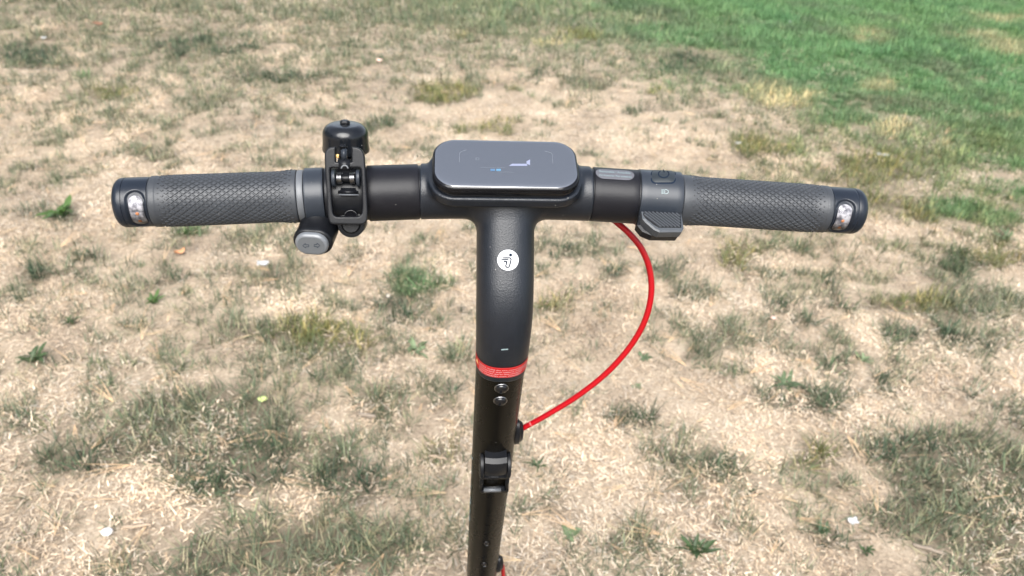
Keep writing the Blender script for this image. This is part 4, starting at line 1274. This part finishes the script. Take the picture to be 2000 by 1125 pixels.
# red warning sticker across the joint
both = BVHTree.FromPolygons([v.co.copy() for v in head.data.vertices] + [v.co.copy() for v in stem.data.vertices],
                            [tuple(p.vertices) for p in head.data.polygons] + [tuple(i + len(head.data.vertices) for i in p.vertices) for p in stem.data.polygons])
def on_ring(t, a, off):
    c = stem_c(t); d = SN * math.cos(a) + np.array([1.0, 0, 0]) * math.sin(a)
    h = both.ray_cast(Vector(c + d * 0.06), Vector(-d), 0.1)
    r_ = 0.0205 if h[0] is None else float((np.array(h[0]) - c) @ d)
    return c + d * (max(r_, 0.0195) + off)
def t_of(px, py):
    h = cast(both, px, py)[0]; return float((h - S0) @ SD)
tA, tB = t_of(980, 718), t_of(980, 737)
A_ = R(79)
na, ntt = 60, 5
V = [on_ring(tA + (tB - tA) * i / (ntt - 1), -A_ + 2 * A_ * j / (na - 1), 0.00035) for i in range(ntt) for j in range(na)]
ws = mesh_obj('warning_sticker', V, grid_faces(ntt, na), 'red', SC)
ws['label'] = 'red warning sticker with small white lettering around the stem joint'
mb = MB()
lines = ['MAKE SURE the two connectors are', 'connected well before installation.', 'Assurez-vous que les deux connecteurs soient', "bien connectés avant d'installer."]
for k, body in enumerate(lines):
    tv, tf = text_mesh(body)
    x0, x1 = tv[:, 0].min(), tv[:, 0].max()
    a0, a1 = -R(54), R(64)
    s_ = (a1 - a0) / (x1 - x0) * (0.93, 1.0, 1.0, 0.80)[k]
    tl = tA + (tB - tA) * (0.30 + 0.20 * k)
    sy = (tB - tA) * 0.125 / 0.70
    V = [on_ring(tl - vv[1] * sy, a0 + (vv[0] - x0) * s_, 0.0006) for vv in tv]
    mb.add(V, tf)
mb.build('warning_lettering', 'white', ws)
tri = [on_ring(tA + (tB - tA) * f_, R(a), 0.0006) for f_, a in ((0.18, -64), (0.62, -70), (0.62, -57))]
mesh_obj('warning_triangle', tri, [(0, 1, 2)], 'brass', ws)
mb = MB()
for f_ in (0.03, 0.97):
    Vb = [on_ring(tA + (tB - tA) * (f_ + d_), -A_ + 2 * A_ * j / 59, 0.00055) for d_ in (-0.018, 0.018) for j in range(60)]
    mb.add(Vb, grid_faces(2, 60))
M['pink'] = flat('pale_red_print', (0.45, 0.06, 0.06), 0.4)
mb.build('sticker_border', 'pink', ws)
# two dome screws and the small screw holes lower down
for (px, py) in ((979.5, 758.5), (977.3, 783.0)):
    p, n = cast(bst, px, py)
    nd = SN * 0.98 + n * 0.02
    sd_ = mesh_obj('dome_screw', *lathe([(0.0054, -0.001), (0.0054, 0.0006), (0.0050, 0.0016), (0.0040, 0.0025), (0.0026, 0.0031), (0.0012, 0.0033), (0.0, 0.00335)], p, nd, 28), 'gloss', stem)
    mesh_obj('screw_seat', *lathe([(0.0058, -0.001), (0.0060, 0.0002), (0.0052, 0.0004), (0.0052, -0.001)], p, nd, 28), 'steel', stem)
for (px, py) in ((950, 1061), (945.5, 1102)):
    p, n = cast(bst, px, py)
    mesh_obj('screw_hole', *lathe([(0.0046, 0.0001), (0.0050, 0.0004), (0.0052, 0.0), (0.0052, -0.001)], p, SN, 24), 'stem', stem)
    mesh_obj('recessed_screw', *lathe([(0.0045, 0.0001), (0.0030, 0.00015), (0.0028, 0.0008), (0.0, 0.0009)], p, SN, 20), 'gloss', stem)
    surf_fill('screw_glint', rrect(px + 1, py + 2.5, 5, 1.6, 0.7, 3), bst, 'greyring', stem, 0.0011, 2)  # grey patch painted in as a highlight on the recessed screw
# lettering on both flanks of the stem
for sgn in (-1, 1):
    tv, tf = text_mesh('SEGWAY')
    x0, x1 = tv[:, 0].min(), tv[:, 0].max()
    def t_side(py):
        lo_, hi_ = 0.1, 1.0
        for _ in range(40):
            m_ = (lo_ + hi_) / 2
            if project_w(to_world(stem_pt(m_, sgn * R(92), stem_r(m_))))[1] < py: lo_ = m_
            else: hi_ = m_
        return lo_
    t0_, t1_ = t_side(882), t_side(1010)
    V = []
    for vv in tv:
        f_ = (vv[0] - x0) / (x1 - x0); t_ = t1_ + (t0_ - t1_) * f_ if sgn < 0 else t0_ + (t1_ - t0_) * f_
        r_ = stem_r(t_)
        ang = sgn * (R(100) - (vv[1] - 0.35) * 0.021 / r_ / 0.72 * 1.0)
        V.append(stem_pt(t_, ang, r_ + 0.0001))
    mesh_obj('flank_lettering', V, tf, 'offwhite', stem)

# folding hook on the rider's side of the stem
hook = empty_part('folding_hook', SC)
def st_at(px, py, out):
    """stem coordinates (x, t) of a photo point on the plane a distance `out` in front of the stem axis"""
    p = on_plane(px, py, S0 + SN * out, SN)
    return p[0], float((p - S0) @ SD)
def sbox(name, px0, px1, py0, py1, o0, o1, mat, rad=0.0012, parent=hook, outref=None):
    oref = o1 if outref is None else outref
    x0, _ = st_at(px0, (py0 + py1) / 2, oref); x1, _ = st_at(px1, (py0 + py1) / 2, oref)
    _, t0 = st_at((px0 + px1) / 2, py0, oref); _, t1 = st_at((px0 + px1) / 2, py1, oref)
    bm = bmesh.new(); bmesh.ops.create_cube(bm, size=1)
    for v in bm.verts: v.co = Vector(((v.co.x) * (x1 - x0), v.co.y * (t1 - t0), v.co.z * (o1 - o0)))
    bmesh.ops.bevel(bm, geom=bm.edges[:], offset=min(rad, abs(x1 - x0) * .4, abs(t1 - t0) * .4, (o1 - o0) * .4), segments=4, affect='EDGES')
    V = [S0 + np.array([(x0 + x1) / 2, 0, 0]) + np.array([1.0, 0, 0]) * v.co.x + SD * ((t0 + t1) / 2 + v.co.y) + SN * ((o0 + o1) / 2 + v.co.z) for v in bm.verts]
    Fs = [tuple(v.index for v in f.verts) for f in bm.faces]; bm.free()
    return mesh_obj(name, V, Fs, mat, parent)
rs_ = 0.0178
# base frame: two side rails, a top and a bottom bar round a dark recess
sbox('base_rail', 937.5, 944, 930, 964, rs_ - 0.004, rs_ + 0.006, 'black')
sbox('base_rail', 987.5, 994, 930, 964, rs_ - 0.004, rs_ + 0.006, 'black')
sbox('base_bar', 938, 993.5, 931, 937.5, rs_ - 0.004, rs_ + 0.006, 'black')
sbox('base_bar', 938, 993.5, 957, 964.5, rs_ - 0.004, rs_ + 0.006, 'black')
sbox('base_plate', 940, 992, 932, 962, rs_ - 0.006, rs_ + 0.0015, 'stem')
sbox('base_step', 945, 978.5, 958, 962.5, rs_ + 0.004, rs_ + 0.0075, 'greyring', 0.0004)
for pa_, pb_ in ((936.5, 945.5), (989, 997.5)):
    xm, tm = st_at((pa_ + pb_) / 2, 918, rs_ + 0.008)
    x0, _ = st_at(pa_, 918, rs_ + 0.008); x1, _ = st_at(pb_, 918, rs_ + 0.008)
    c = S0 + SD * tm + SN * (rs_ + 0.001) + np.array([x0, 0, 0])
    mesh_obj('hinge_cheek', *lathe([(0.0, 0), (0.0128, 0), (0.0140, 0.0009), (0.0140, x1 - x0 - 0.0009), (0.0128, x1 - x0), (0.0, x1 - x0)], c, (1, 0, 0), 40), 'black', hook, sharp=40)
# the hook's tongue: a curved block
xa, ta = st_at(947, 906, rs_ + 0.010); xb, _ = st_at(989.5, 906, rs_ + 0.010)
_, tt = st_at(968, 890, rs_ + 0.008)
prof = []
pr = [(-0.010, 0.000), (-0.0105, 0.012), (-0.008, 0.0165), (-0.002, 0.0185), (0.006, 0.0185), (0.0135, 0.0165), (0.0150, 0.0140), (0.0150, 0.004), (0.012, 0.0)]
bm = bmesh.new()
_, tmid = st_at(968, 912, rs_ + 0.012)
rows = []
for xx in np.linspace(xa, xb, 9):
    cv = 0.0012 * (1 - ((xx - (xa + xb) / 2) / ((xb - xa) / 2)) ** 2)
    rows.append([bm.verts.new(Vector(S0 + np.array([xx, 0, 0]) + SD * (tmid + a) + SN * (rs_ - 0.004 + b + cv))) for a, b in pr])
for r0, r1 in zip(rows[:-1], rows[1:]):
    for j in range(len(pr)): bm.faces.new((r0[j], r0[(j + 1) % len(pr)], r1[(j + 1) % len(pr)], r1[j]))
bm.faces.new(rows[0]); bm.faces.new(rows[-1][::-1])
bmesh.ops.recalc_face_normals(bm, faces=bm.faces[:])
bm.verts.index_update()
V = [tuple(v.co) for v in bm.verts]; Fs = [tuple(v.index for v in f.verts) for f in bm.faces]; bm.free()
mesh_obj('tongue', V, Fs, 'black', hook, sharp=28)

# brake cable: out of the bar, round to the grommet on the stem's right flank
pg, ng_ = None, None
def t_flank(py, a=R(96)):
    lo_, hi_ = 0.1, 1.0
    for _ in range(40):
        m_ = (lo_ + hi_) / 2
        if project_w(to_world(stem_pt(m_, a, stem_r(m_))))[1] < py: lo_ = m_
        else: hi_ = m_
    return lo_
tg = t_flank(843)
gr_c = stem_pt(tg, R(96), stem_r(tg) + 0.0005)
gd = stem_pt(tg, R(96), 1) - stem_c(tg)
def grommet(c, d, name='cable_grommet'):
    e = SD
    f_ = np.cross(e, d); f_ /= np.linalg.norm(f_)
    V = []
    lay = [(1.0, -0.003), (1.0, 0.0018), (0.94, 0.0026), (0.86, 0.0030), (0.80, 0.0045), (0.70, 0.0058), (0.45, 0.0064)]
    for s_, hh in lay:
        for j in range(32):
            q = 2 * math.pi * j / 32
            V.append(c + e * (0.0175 * s_ * math.cos(q)) + f_ * (0.0095 * s_ * math.sin(q)) + d * hh)
    Fs = grid_faces(len(lay), 32, True); Fs.append(tuple((len(lay) - 1) * 32 + j for j in range(32)))
    return mesh_obj(name, V, Fs, 'black', SC, sharp=35)
grommet(gr_c, gd)
zg = float((to_world(gr_c) - CAM) @ _fw)
path_px = [(1012, 841, 0.0), (1030, 831.5, .05), (1075, 806.5, .15), (1130, 772, .28), (1183, 730, .42), (1226, 683, .55), (1257, 632, .67), (1271.5, 578, .77), (1269, 528, .85), (1253, 486, .92), (1228, 455, .97), (1203, 433, 1.0), (1180, 415, 1.02)]
zt = 0.600
cab = catmull([at_depth(x_, y_, zg + (zt - zg) * f_ + 0.0) for x_, y_, f_ in path_px], 8)
V, Fs = tube(cab, 0.00262, 18)
cable = mesh_obj('brake_cable', V, Fs, 'redcable', SC)
cable['label'] = 'bright red brake cable looping from the bar to the stem'
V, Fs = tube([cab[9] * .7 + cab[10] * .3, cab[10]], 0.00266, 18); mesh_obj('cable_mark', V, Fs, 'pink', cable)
tg2 = t_flank(1100)
gr2 = stem_pt(tg2, R(96), stem_r(tg2) + 0.0005)
gd2 = stem_pt(tg2, R(96), 1) - stem_c(tg2)
grommet(gr2, gd2)
c2 = gr2 + gd2 * 0.004
V, Fs = tube(catmull([c2, c2 + gd2 * 0.004 + SD * 0.022, c2 + gd2 * 0.008 + SD * 0.09, c2 + gd2 * 0.012 + SD * 0.2 + np.array([0, .02, 0]), np.array([0.04, 0.17, 0.18]), np.array([0.035, 0.165, 0.13])], 10), 0.0026, 14)
mesh_obj('brake_cable', V, Fs, 'redcable', SC)['label'] = 'lower red brake cable leaving the stem near the ground'

# ---- running gear (under the camera, out of the frame)
wc = np.array([0, 0.170, 0.127])
def wheel(c):
    wz = empty_part('wheel', SC)
    pr = [(0.100, -0.026)] + [(0.100 + 0.027 * math.sin(R(a)), -0.027 * math.cos(R(a))) for a in range(15, 180, 15)] + [(0.100, 0.026), (0.092, 0.022), (0.092, -0.022), (0.100, -0.026)]
    mesh_obj('tyre', *lathe(pr, c, (1, 0, 0), 64), 'tyre', wz)
    pr = [(0.0, -0.024), (0.03, -0.024), (0.035, -0.018), (0.08, -0.016), (0.0925, -0.022), (0.0925, 0.022), (0.08, 0.016), (0.035, 0.018), (0.03, 0.024), (0.0, 0.024)]
    mesh_obj('rim', *lathe(pr, c, (1, 0, 0), 48), 'black', wz, sharp=30)
wheel(wc)
fork_top = stem_c(0.945)
for s in (-1, 1):
    V, Fs = tube(catmull([fork_top + np.array([s * .02, 0, 0.0]), fork_top + np.array([s * .044, 0.008, -0.015]), wc + np.array([s * .046, 0, 0.06]), wc + np.array([s * .044, 0, 0])], 6), 0.010, 14)
    mesh_obj('fork_leg', V, Fs, 'powder', SC)
V, Fs = tube([fork_top + np.array([-.048, .004, -.006]), fork_top + np.array([.048, .004, -.006])], 0.017, 20); mesh_obj('fork_crown', V, Fs, 'powder', SC)
def fender(c, a0, a1, rad, wid):
    V = []; n = 20
    for k in range(n + 1):
        a = R(a0 + (a1 - a0) * k / n)
        for (xx, dr) in ((-wid, -0.014), (-wid, 0), (-wid * .6, 0.006), (0, 0.008), (wid * .6, 0.006), (wid, 0), (wid, -0.014), (wid * .93, -0.014), (wid * .9, -0.002), (0, 0.005), (-wid * .9, -0.002), (-wid * .93, -0.014)):
            V.append(c + np.array([xx, (rad + dr) * math.cos(a), (rad + dr) * math.sin(a)]))
    Fs = grid_faces(n + 1, 12, True); Fs += [tuple(range(12)), tuple(n * 12 + j for j in range(12))[::-1]]
    return mesh_obj('fender', V, Fs, 'black', SC, sharp=40)
fender(wc, 78, 170, 0.135, 0.036)
def lbox(name, c, size, bev, mat, rx=0.0, parent=SC):
    bm = bmesh.new(); bmesh.ops.create_cube(bm, size=1)
    for v in bm.verts: v.co = Vector((v.co.x * size[0], v.co.y * size[1], v.co.z * size[2]))
    bmesh.ops.bevel(bm, geom=bm.edges[:], offset=bev, segments=4, affect='EDGES')
    bm.transform(Matrix.Translation(c) @ Matrix.Rotation(rx, 4, 'X')); bm.verts.index_update()
    V = [tuple(v.co) for v in bm.verts]; Fs = [tuple(v.index for v in f.verts) for f in bm.faces]; bm.free()
    return mesh_obj(name, V, Fs, mat, parent, sharp=35)
lbox('folding_joint', tuple(stem_c(0.925) + np.array([0, -0.01, 0])), (0.056, 0.075, 0.075), 0.014, 'powder', R(-13))
V, Fs = tube(catmull([stem_c(0.93) + np.array([0, -0.02, -0.005]), stem_c(0.93) + np.array([0, -0.06, -0.025]), np.array([0, -0.03, 0.155]), np.array([0, -0.10, 0.140])], 6), [0.028] * 19, 24)
mesh_obj('deck_neck', V, Fs, 'powder', SC)
deck = lbox('deck', (0, -0.385, 0.130), (0.165, 0.62, 0.055), 0.016, 'powder')
lbox('deck_mat', (0, -0.385, 0.1585), (0.150, 0.59, 0.006), 0.002, 'tyre', parent=deck)
wr = np.array([0, -0.845, 0.127])
wheel(wr); fender(wr, 20, 120, 0.135, 0.036)
for s in (-1, 1):
    lbox('rear_dropout', (s * 0.05, -0.77, 0.128), (0.014, 0.20, 0.04), 0.006, 'powder')
V, Fs = tube([np.array([-0.07, -0.20, 0.11]), np.array([-0.15, -0.23, 0.008])], 0.007, 12); mesh_obj('kickstand', V, Fs, 'black', SC)
# ------------------------------------------------------------------ broad-leaved weeds: one thing each, a mesh per leaf
def leaf_mesh(name, ln, wd, droop, fold, rise):
    V = []; n = 5
    for i in range(n + 1):
        t = i / n
        w_ = wd * (math.sin(math.pi * min(t * 0.92 + 0.06, 1)) ** 0.8) * 0.5
        a = rise - droop * t
        y_ = ln * t * math.cos(a * .7); z_ = ln * (rise * t - droop * t * t * .6)
        for sx in (-1, 0, 1):
            V.append((sx * w_, y_, z_ + abs(sx) * w_ * fold))
    Fs = grid_faces(n + 1, 3)
    me = bpy.data.meshes.new(name); me.from_pydata(V, [], Fs); me.update()
    me.polygons.foreach_set('use_smooth', [True] * len(me.polygons))
    return me
def leaf_mat(name, col):
    m, t, p, o = nodes_of(name)
    N = t.nodes.new
    oi = N('ShaderNodeObjectInfo'); tc = N('ShaderNodeTexCoord')
    n = N('ShaderNodeTexNoise'); n.inputs['Scale'].default_value = 140; n.inputs['Detail'].default_value = 4
    t.links.new(tc.outputs['Object'], n.inputs['Vector'])
    hsv = N('ShaderNodeHueSaturation'); hsv.inputs['Color'].default_value = (*col, 1)
    mr = N('ShaderNodeMapRange'); mr.inputs['To Min'].default_value = 0.6; mr.inputs['To Max'].default_value = 1.5
    ad = N('ShaderNodeMath'); ad.operation = 'ADD'
    t.links.new(oi.outputs['Random'], ad.inputs[0]); t.links.new(n.outputs['Fac'], ad.inputs[1])
    hf = N('ShaderNodeMath'); hf.operation = 'MULTIPLY'; hf.inputs[1].default_value = 0.5
    t.links.new(ad.outputs[0], hf.inputs[0]); t.links.new(hf.outputs[0], mr.inputs['Value'])
    t.links.new(mr.outputs[0], hsv.inputs['Value'])
    t.links.new(hsv.outputs[0], p.inputs['Base Color'])
    p.inputs['Roughness'].default_value = 0.5; p.inputs['Specular IOR Level'].default_value = 0.35
    tr = N('ShaderNodeBsdfTranslucent'); t.links.new(hsv.outputs[0], tr.inputs['Color'])
    ms = N('ShaderNodeMixShader'); ms.inputs[0].default_value = 0.25
    t.links.new(p.outputs[0], ms.inputs[1]); t.links.new(tr.outputs[0], ms.inputs[2]); t.links.new(ms.outputs[0], o.inputs['Surface'])
    return m
LM = {'d': leaf_mat('weed_leaf_dark', (0.044, 0.072, 0.028)), 'b': leaf_mat('weed_leaf_bright', (0.062, 0.115, 0.030)),
      'p': leaf_mat('weed_leaf_pale', (0.130, 0.172, 0.088)), 'g': leaf_mat('weed_leaf_greyish', (0.085, 0.118, 0.060))}
WEEDS = [  # x, y, half width in the photo, leaves, colour, slender?, label
    (300, 594, 27, 17, 'b', .30, 'dense bright green weed clump on bare dry turf under the left grip'),
    (64, 704, 42, 11, 'd', .42, 'sprawling dark green broad-leaved weed close to the left edge of the turf'),
    (812, 688, 38, 14, 'p', .34, 'pale blue-green weed rosette a little left of the red warning sticker'),
    (1048, 912, 30, 11, 'd', .26, 'dark weed with narrow leaves beside the folding hook on the stem'),
    (1113, 1046, 30, 8, 'p', .46, 'small pale weed with a few broad light leaves low on the right of the stem'),
    (1362, 1078, 46, 17, 'd', .32, 'largest dark green weed, at the bottom edge right of the stem'),
    (1534, 752, 42, 13, 'g', .30, 'grey-green leafy weed growing in the dark tuft right of the red cable'),
    (1682, 706, 26, 9, 'p', .42, 'pale flat weed rosette on bare soil below the right end cap'),
    (1258, 703, 22, 8, 'g', .44, 'small grey-green weed just outside the lower curve of the red cable'),
    (1242, 758, 20, 7, 'p', .40, 'tiny pale weed below the red cable, on straw'),
    (138, 632, 26, 9, 'd', .40, 'dark weed with a pale upper leaf between the left edge and the bright green clump'),
    (370, 456, 30, 10, 'b', .32, 'low green weed hugging the ground directly below the left grip'),
    (118, 424, 46, 13, 'b', .36, 'wide straggling green weed left of the left end cap'),
    (1608, 1036, 26, 10, 'd', .38, 'dark weed beside the white scrap at the lower right'),
    (1692, 1080, 22, 10, 'd', .50, 'round-leaved weed at the bottom right next to the thick grass'),
    (1965, 470, 30, 9, 'g', .36, 'grey-green weed at the right edge of the turf')]
for wi, (px, py, hw, nl, colr_, slim, label) in enumerate(WEEDS):
    g_ = ground_at(px, py); z_ = ground_z(g_[0], g_[1])
    zc = float((g_ - CAM) @ _fw); Rw = hw * zc / F_PX
    t_ = thing('weed', label, 'weed', (g_[0], g_[1], z_), random.uniform(0, 6.28), 'broad-leaved weeds in the dry turf')
    rr = random.Random(900 + wi)
    meshes = [leaf_mesh('leaf', 1.0, slim * rr.uniform(.5, .85), rr.uniform(.35, .8), rr.uniform(.15, .5), rr.uniform(.45, .9)) for _ in range(3)]
    for me in meshes: me.materials.append(LM[colr_])
    nl = int(nl * 1.7)
    for k in range(nl):
        o = bpy.data.objects.new('leaf', meshes[k % 3]); COL.objects.link(o); o.parent = t_
        a = 2.4 * k + rr.uniform(-.4, .4); s_ = Rw * rr.uniform(0.45, 1.1) * (0.6 + .4 * (k / nl))
        o.location = (rr.uniform(-.2, .2) * Rw, rr.uniform(-.2, .2) * Rw, 0.003 + 0.006 * (1 - k / nl))
        o.rotation_euler = (rr.uniform(-.1, .55) * (1 - .7 * k / nl), rr.uniform(-.3, .3), a)
        o.scale = (s_, s_, s_)

# ------------------------------------------------------------------ litter: scraps, pebbles, twigs, leaves
def place(px, py):
    g_ = ground_at(px, py); zc = float((g_ - CAM) @ _fw)
    return g_, ground_z(g_[0], g_[1]), zc / F_PX
M['paper'] = flat('white_paper', (0.36, 0.36, 0.36), 0.7, 0.2)
M['stone'] = plastic('white_stone', (0.48, 0.47, 0.46), 0.6, 0.3, vary=0.2)
M['twig'] = plastic('grey_bark', (0.20, 0.165, 0.13), 0.85, 0.15, bump=0.6, bscale=500, vary=0.45)
M['palewood'] = plastic('pale_wood', (0.30, 0.23, 0.165), 0.8, 0.2, bump=0.5, bscale=400, vary=0.3)
M['leafbrown'] = plastic('brown_leaf', (0.17, 0.075, 0.045), 0.6, 0.3, vary=0.5)
M['leaforange'] = plastic('orange_leaf', (0.40, 0.20, 0.10), 0.6, 0.3, vary=0.4)
M['leafyellow'] = plastic('yellow_green_leaf', (0.46, 0.52, 0.20), 0.5, 0.3, vary=0.2)
M['pinkish'] = plastic('pink_chip', (0.60, 0.40, 0.34), 0.6, 0.3, vary=0.2)
def pebble(px, py, wpx, hpx, mat, name, label, cat, lift=0.4, seed=0):
    g_, z_, k = place(px, py); a = wpx / 2 * k; b = hpx / 2 * k * 1.2; h_ = a * lift
    bm = bmesh.new(); bmesh.ops.create_icosphere(bm, subdivisions=3, radius=1)
    r_ = random.Random(seed); o1, o2 = r_.uniform(0, 99), r_.uniform(0, 99)
    V = []
    for v in bm.verts:
        n = 1 + 0.16 * (float(vnoise(v.co.x * 1.4 + o1, v.co.y * 1.4 + v.co.z + o2)) - .5)
        V.append((v.co.x * a * n, v.co.y * b * n, v.co.z * h_ * n))
    Fs = [tuple(x.index for x in f.verts) for f in bm.faces]; bm.free()
    o = mesh_obj(name, V, Fs, mat); o.location = (g_[0], g_[1], z_ + 0.009 + h_ * .3); o.rotation_euler = (R(14), 0, r_.uniform(-.3, .3))
    return tag(o, label, cat)
def sheet(px, py, wpx, hpx, mat, name, label, cat, curl=0.3, rot=0.0, seed=0, pointed=False):
    g_, z_, k = place(px, py); L_ = wpx * k; W_ = hpx * k * 1.5
    r_ = random.Random(seed); ph = r_.uniform(0, 6)
    n = 8; V = []
    for side in (1, 0):
        for i in range(n + 1):
            for j in range(5):
                t = i / n; s_ = j / 4 - .5
                w_ = W_ * (math.sin(math.pi * (0.06 + .88 * t)) if pointed else (0.62 + .38 * math.sin(math.pi * (.12 + .8 * t))) * (1 + .22 * math.sin(9 * t + ph)))
                V.append((L_ * (t - .5), w_ * s_, L_ * curl * ((t - .5) ** 2 * 1.6 + .25 * math.sin(6 * t + 7 * s_ + ph) * .5) + abs(s_) * W_ * .35 + side * 0.0006))
    m_ = (n + 1) * 5
    Fs = grid_faces(n + 1, 5) + [tuple(m_ + q for q in f[::-1]) for f in grid_faces(n + 1, 5)]
    rim = [i * 5 for i in range(n + 1)] + [n * 5 + j for j in range(1, 5)] + [i * 5 + 4 for i in range(n - 1, -1, -1)] + [j for j in (3, 2, 1)]
    Fs += [(rim[q], rim[(q + 1) % len(rim)], m_ + rim[(q + 1) % len(rim)], m_ + rim[q]) for q in range(len(rim))]
    o = mesh_obj(name, V, Fs, mat); o.location = (g_[0], g_[1], z_ + 0.011); o.rotation_euler = (R(10), 0, rot)
    return tag(o, label, cat)
def twig(px0, py0, px1, py1, thick_px, mat, label, seed=0):
    g0, z0, k = place(px0, py0); g1, z1, _ = place(px1, py1); r_ = random.Random(seed)
    c = (g0 + g1) / 2; d = g1 - g0; P = []
    for i in range(7):
        t = i / 6 - .5
        P.append((d[0] * t + r_.uniform(-.03, .03) * abs(d[1]), d[1] * t + r_.uniform(-.04, .04) * abs(d[0]), r_.uniform(0, .003)))
    V, Fs = tube(P, [thick_px / 2 * k * f for f in (.9, 1, .95, 1.02, .9, .8, .55)], 10)
    V = [v + Vector((0, 0, thick_px / 2 * k)) for v in V]
    nb = P[3]; V2, F2 = tube([(nb[0], nb[1], thick_px / 2 * k), (nb[0] + d[0] * .12, nb[1] + abs(d[0]) * .12, 0.006)], [thick_px / 3 * k, thick_px / 6 * k], 8)
    b = len(V); V = list(V) + list(V2); Fs = list(Fs) + [tuple(q + b for q in f) for f in F2]
    o = mesh_obj('twig', V, Fs, mat); o.location = (c[0], c[1], max(z0, z1) + 0.010)
    return tag(o, label, 'twig')
pebble(210, 1041, 21, 15, 'stone', 'pebble', 'smooth white oval pebble on dry turf at the lower left', 'pebble', .35, 1)
pebble(1510, 623, 11, 7, 'pinkish', 'pebble', 'small pinkish pebble between dark tufts under the right grip', 'pebble', .5, 3)
sheet(1663, 1022, 20, 10, 'paper', 'paper_scrap', 'small white scrap on bare soil at the lower right, beside a dark weed', 'scrap', .2, .2, 2)
sheet(515, 522, 22, 9, 'paper', 'paper_scrap', 'crumpled white paper scrap below the signal switch', 'scrap', .35, .15, 3)
sheet(1722, 311, 24, 6, 'paper', 'paper_scrap', 'thin white scrap on olive turf behind the right end cap', 'scrap', .15, -.2, 4)
sheet(86, 77, 9, 5, 'paper', 'paper_scrap', 'tiny white scrap on the far turf near the upper left corner', 'scrap', .3, .4, 5)
sheet(1441, 284, 12, 5, 'paper', 'paper_scrap', 'small pale scrap on the dry patch behind the right grip', 'scrap', .3, .1, 6)
sheet(1542, 48, 8, 5, 'paper', 'paper_scrap', 'white speck of paper lying on the lush green lawn', 'scrap', .3, .1, 7)
sheet(515, 788, 20, 9, 'leafyellow', 'fallen_leaf', 'yellow-green fallen leaf on the grey tuft left of the stem', 'leaf', .3, .1, 8, True)
sheet(195, 51, 22, 7, 'leafbrown', 'fallen_leaf', 'reddish brown dead leaf on the far turf at the upper left', 'leaf', .4, .2, 9, True)
sheet(352, 498, 22, 9, 'leaforange', 'fallen_leaf', 'curled orange-brown leaf on straw below the left grip', 'leaf', .6, .9, 10, True)
sheet(741, 123, 12, 7, 'pinkish', 'fallen_petal', 'pale pink petal on the turf beyond the bell', 'petal', .3, .1, 11, True)
twig(701, 819, 736, 823, 8, 'twig', 'short grey broken twig on the turf left of the stem', 1)
twig(240, 1037, 298, 1030, 7, 'palewood', 'pale straight twig beside the white oval pebble', 2)
twig(1778, 1072, 1842, 1092, 7, 'twig', 'tan split twig under the thick grass at the lower right', 3)
twig(838, 897, 872, 905, 5, 'palewood', 'thin pale twig in the turf just left of the folding hook', 4)
# one small daisy
g_, z_, k = place(757, 585)
dz = thing('daisy', 'tiny white daisy in the green tuft left of the stem', 'flower', (g_[0], g_[1], z_))
V, Fs = tube([(0, 0, 0), (0.002, 0.001, 0.022)], 0.0008, 6); mesh_obj('stalk', V, Fs, LM['d'], dz)
V, Fs = lathe([(0.0, 0.0), (0.0022, 0.0004), (0.0018, 0.0014), (0.0, 0.0018)], (0.002, 0.001, 0.022), (0, -.5, 1), 10); mesh_obj('flower_centre', V, Fs, M['brass'], dz)
mb = MB()
ax = Vector((0, -.5, 1)).normalized(); e1 = Vector((1, 0, 0)); e2 = ax.cross(e1)
for q in range(12):
    a = 2 * math.pi * q / 12; d_ = e1 * math.cos(a) + e2 * math.sin(a); s_ = ax.cross(d_); o_ = Vector((0.002, 0.001, 0.0222))
    mb.add([o_ + d_ * .0012 - s_ * .0006, o_ + d_ * .0042 - s_ * .0012 + ax * .0004, o_ + d_ * .0054 + ax * .0003, o_ + d_ * .0042 + s_ * .0012 + ax * .0004, o_ + d_ * .0012 + s_ * .0006], [(0, 1, 2, 3, 4)])
mb.build('petals', 'paper', dz, kind='stuff')
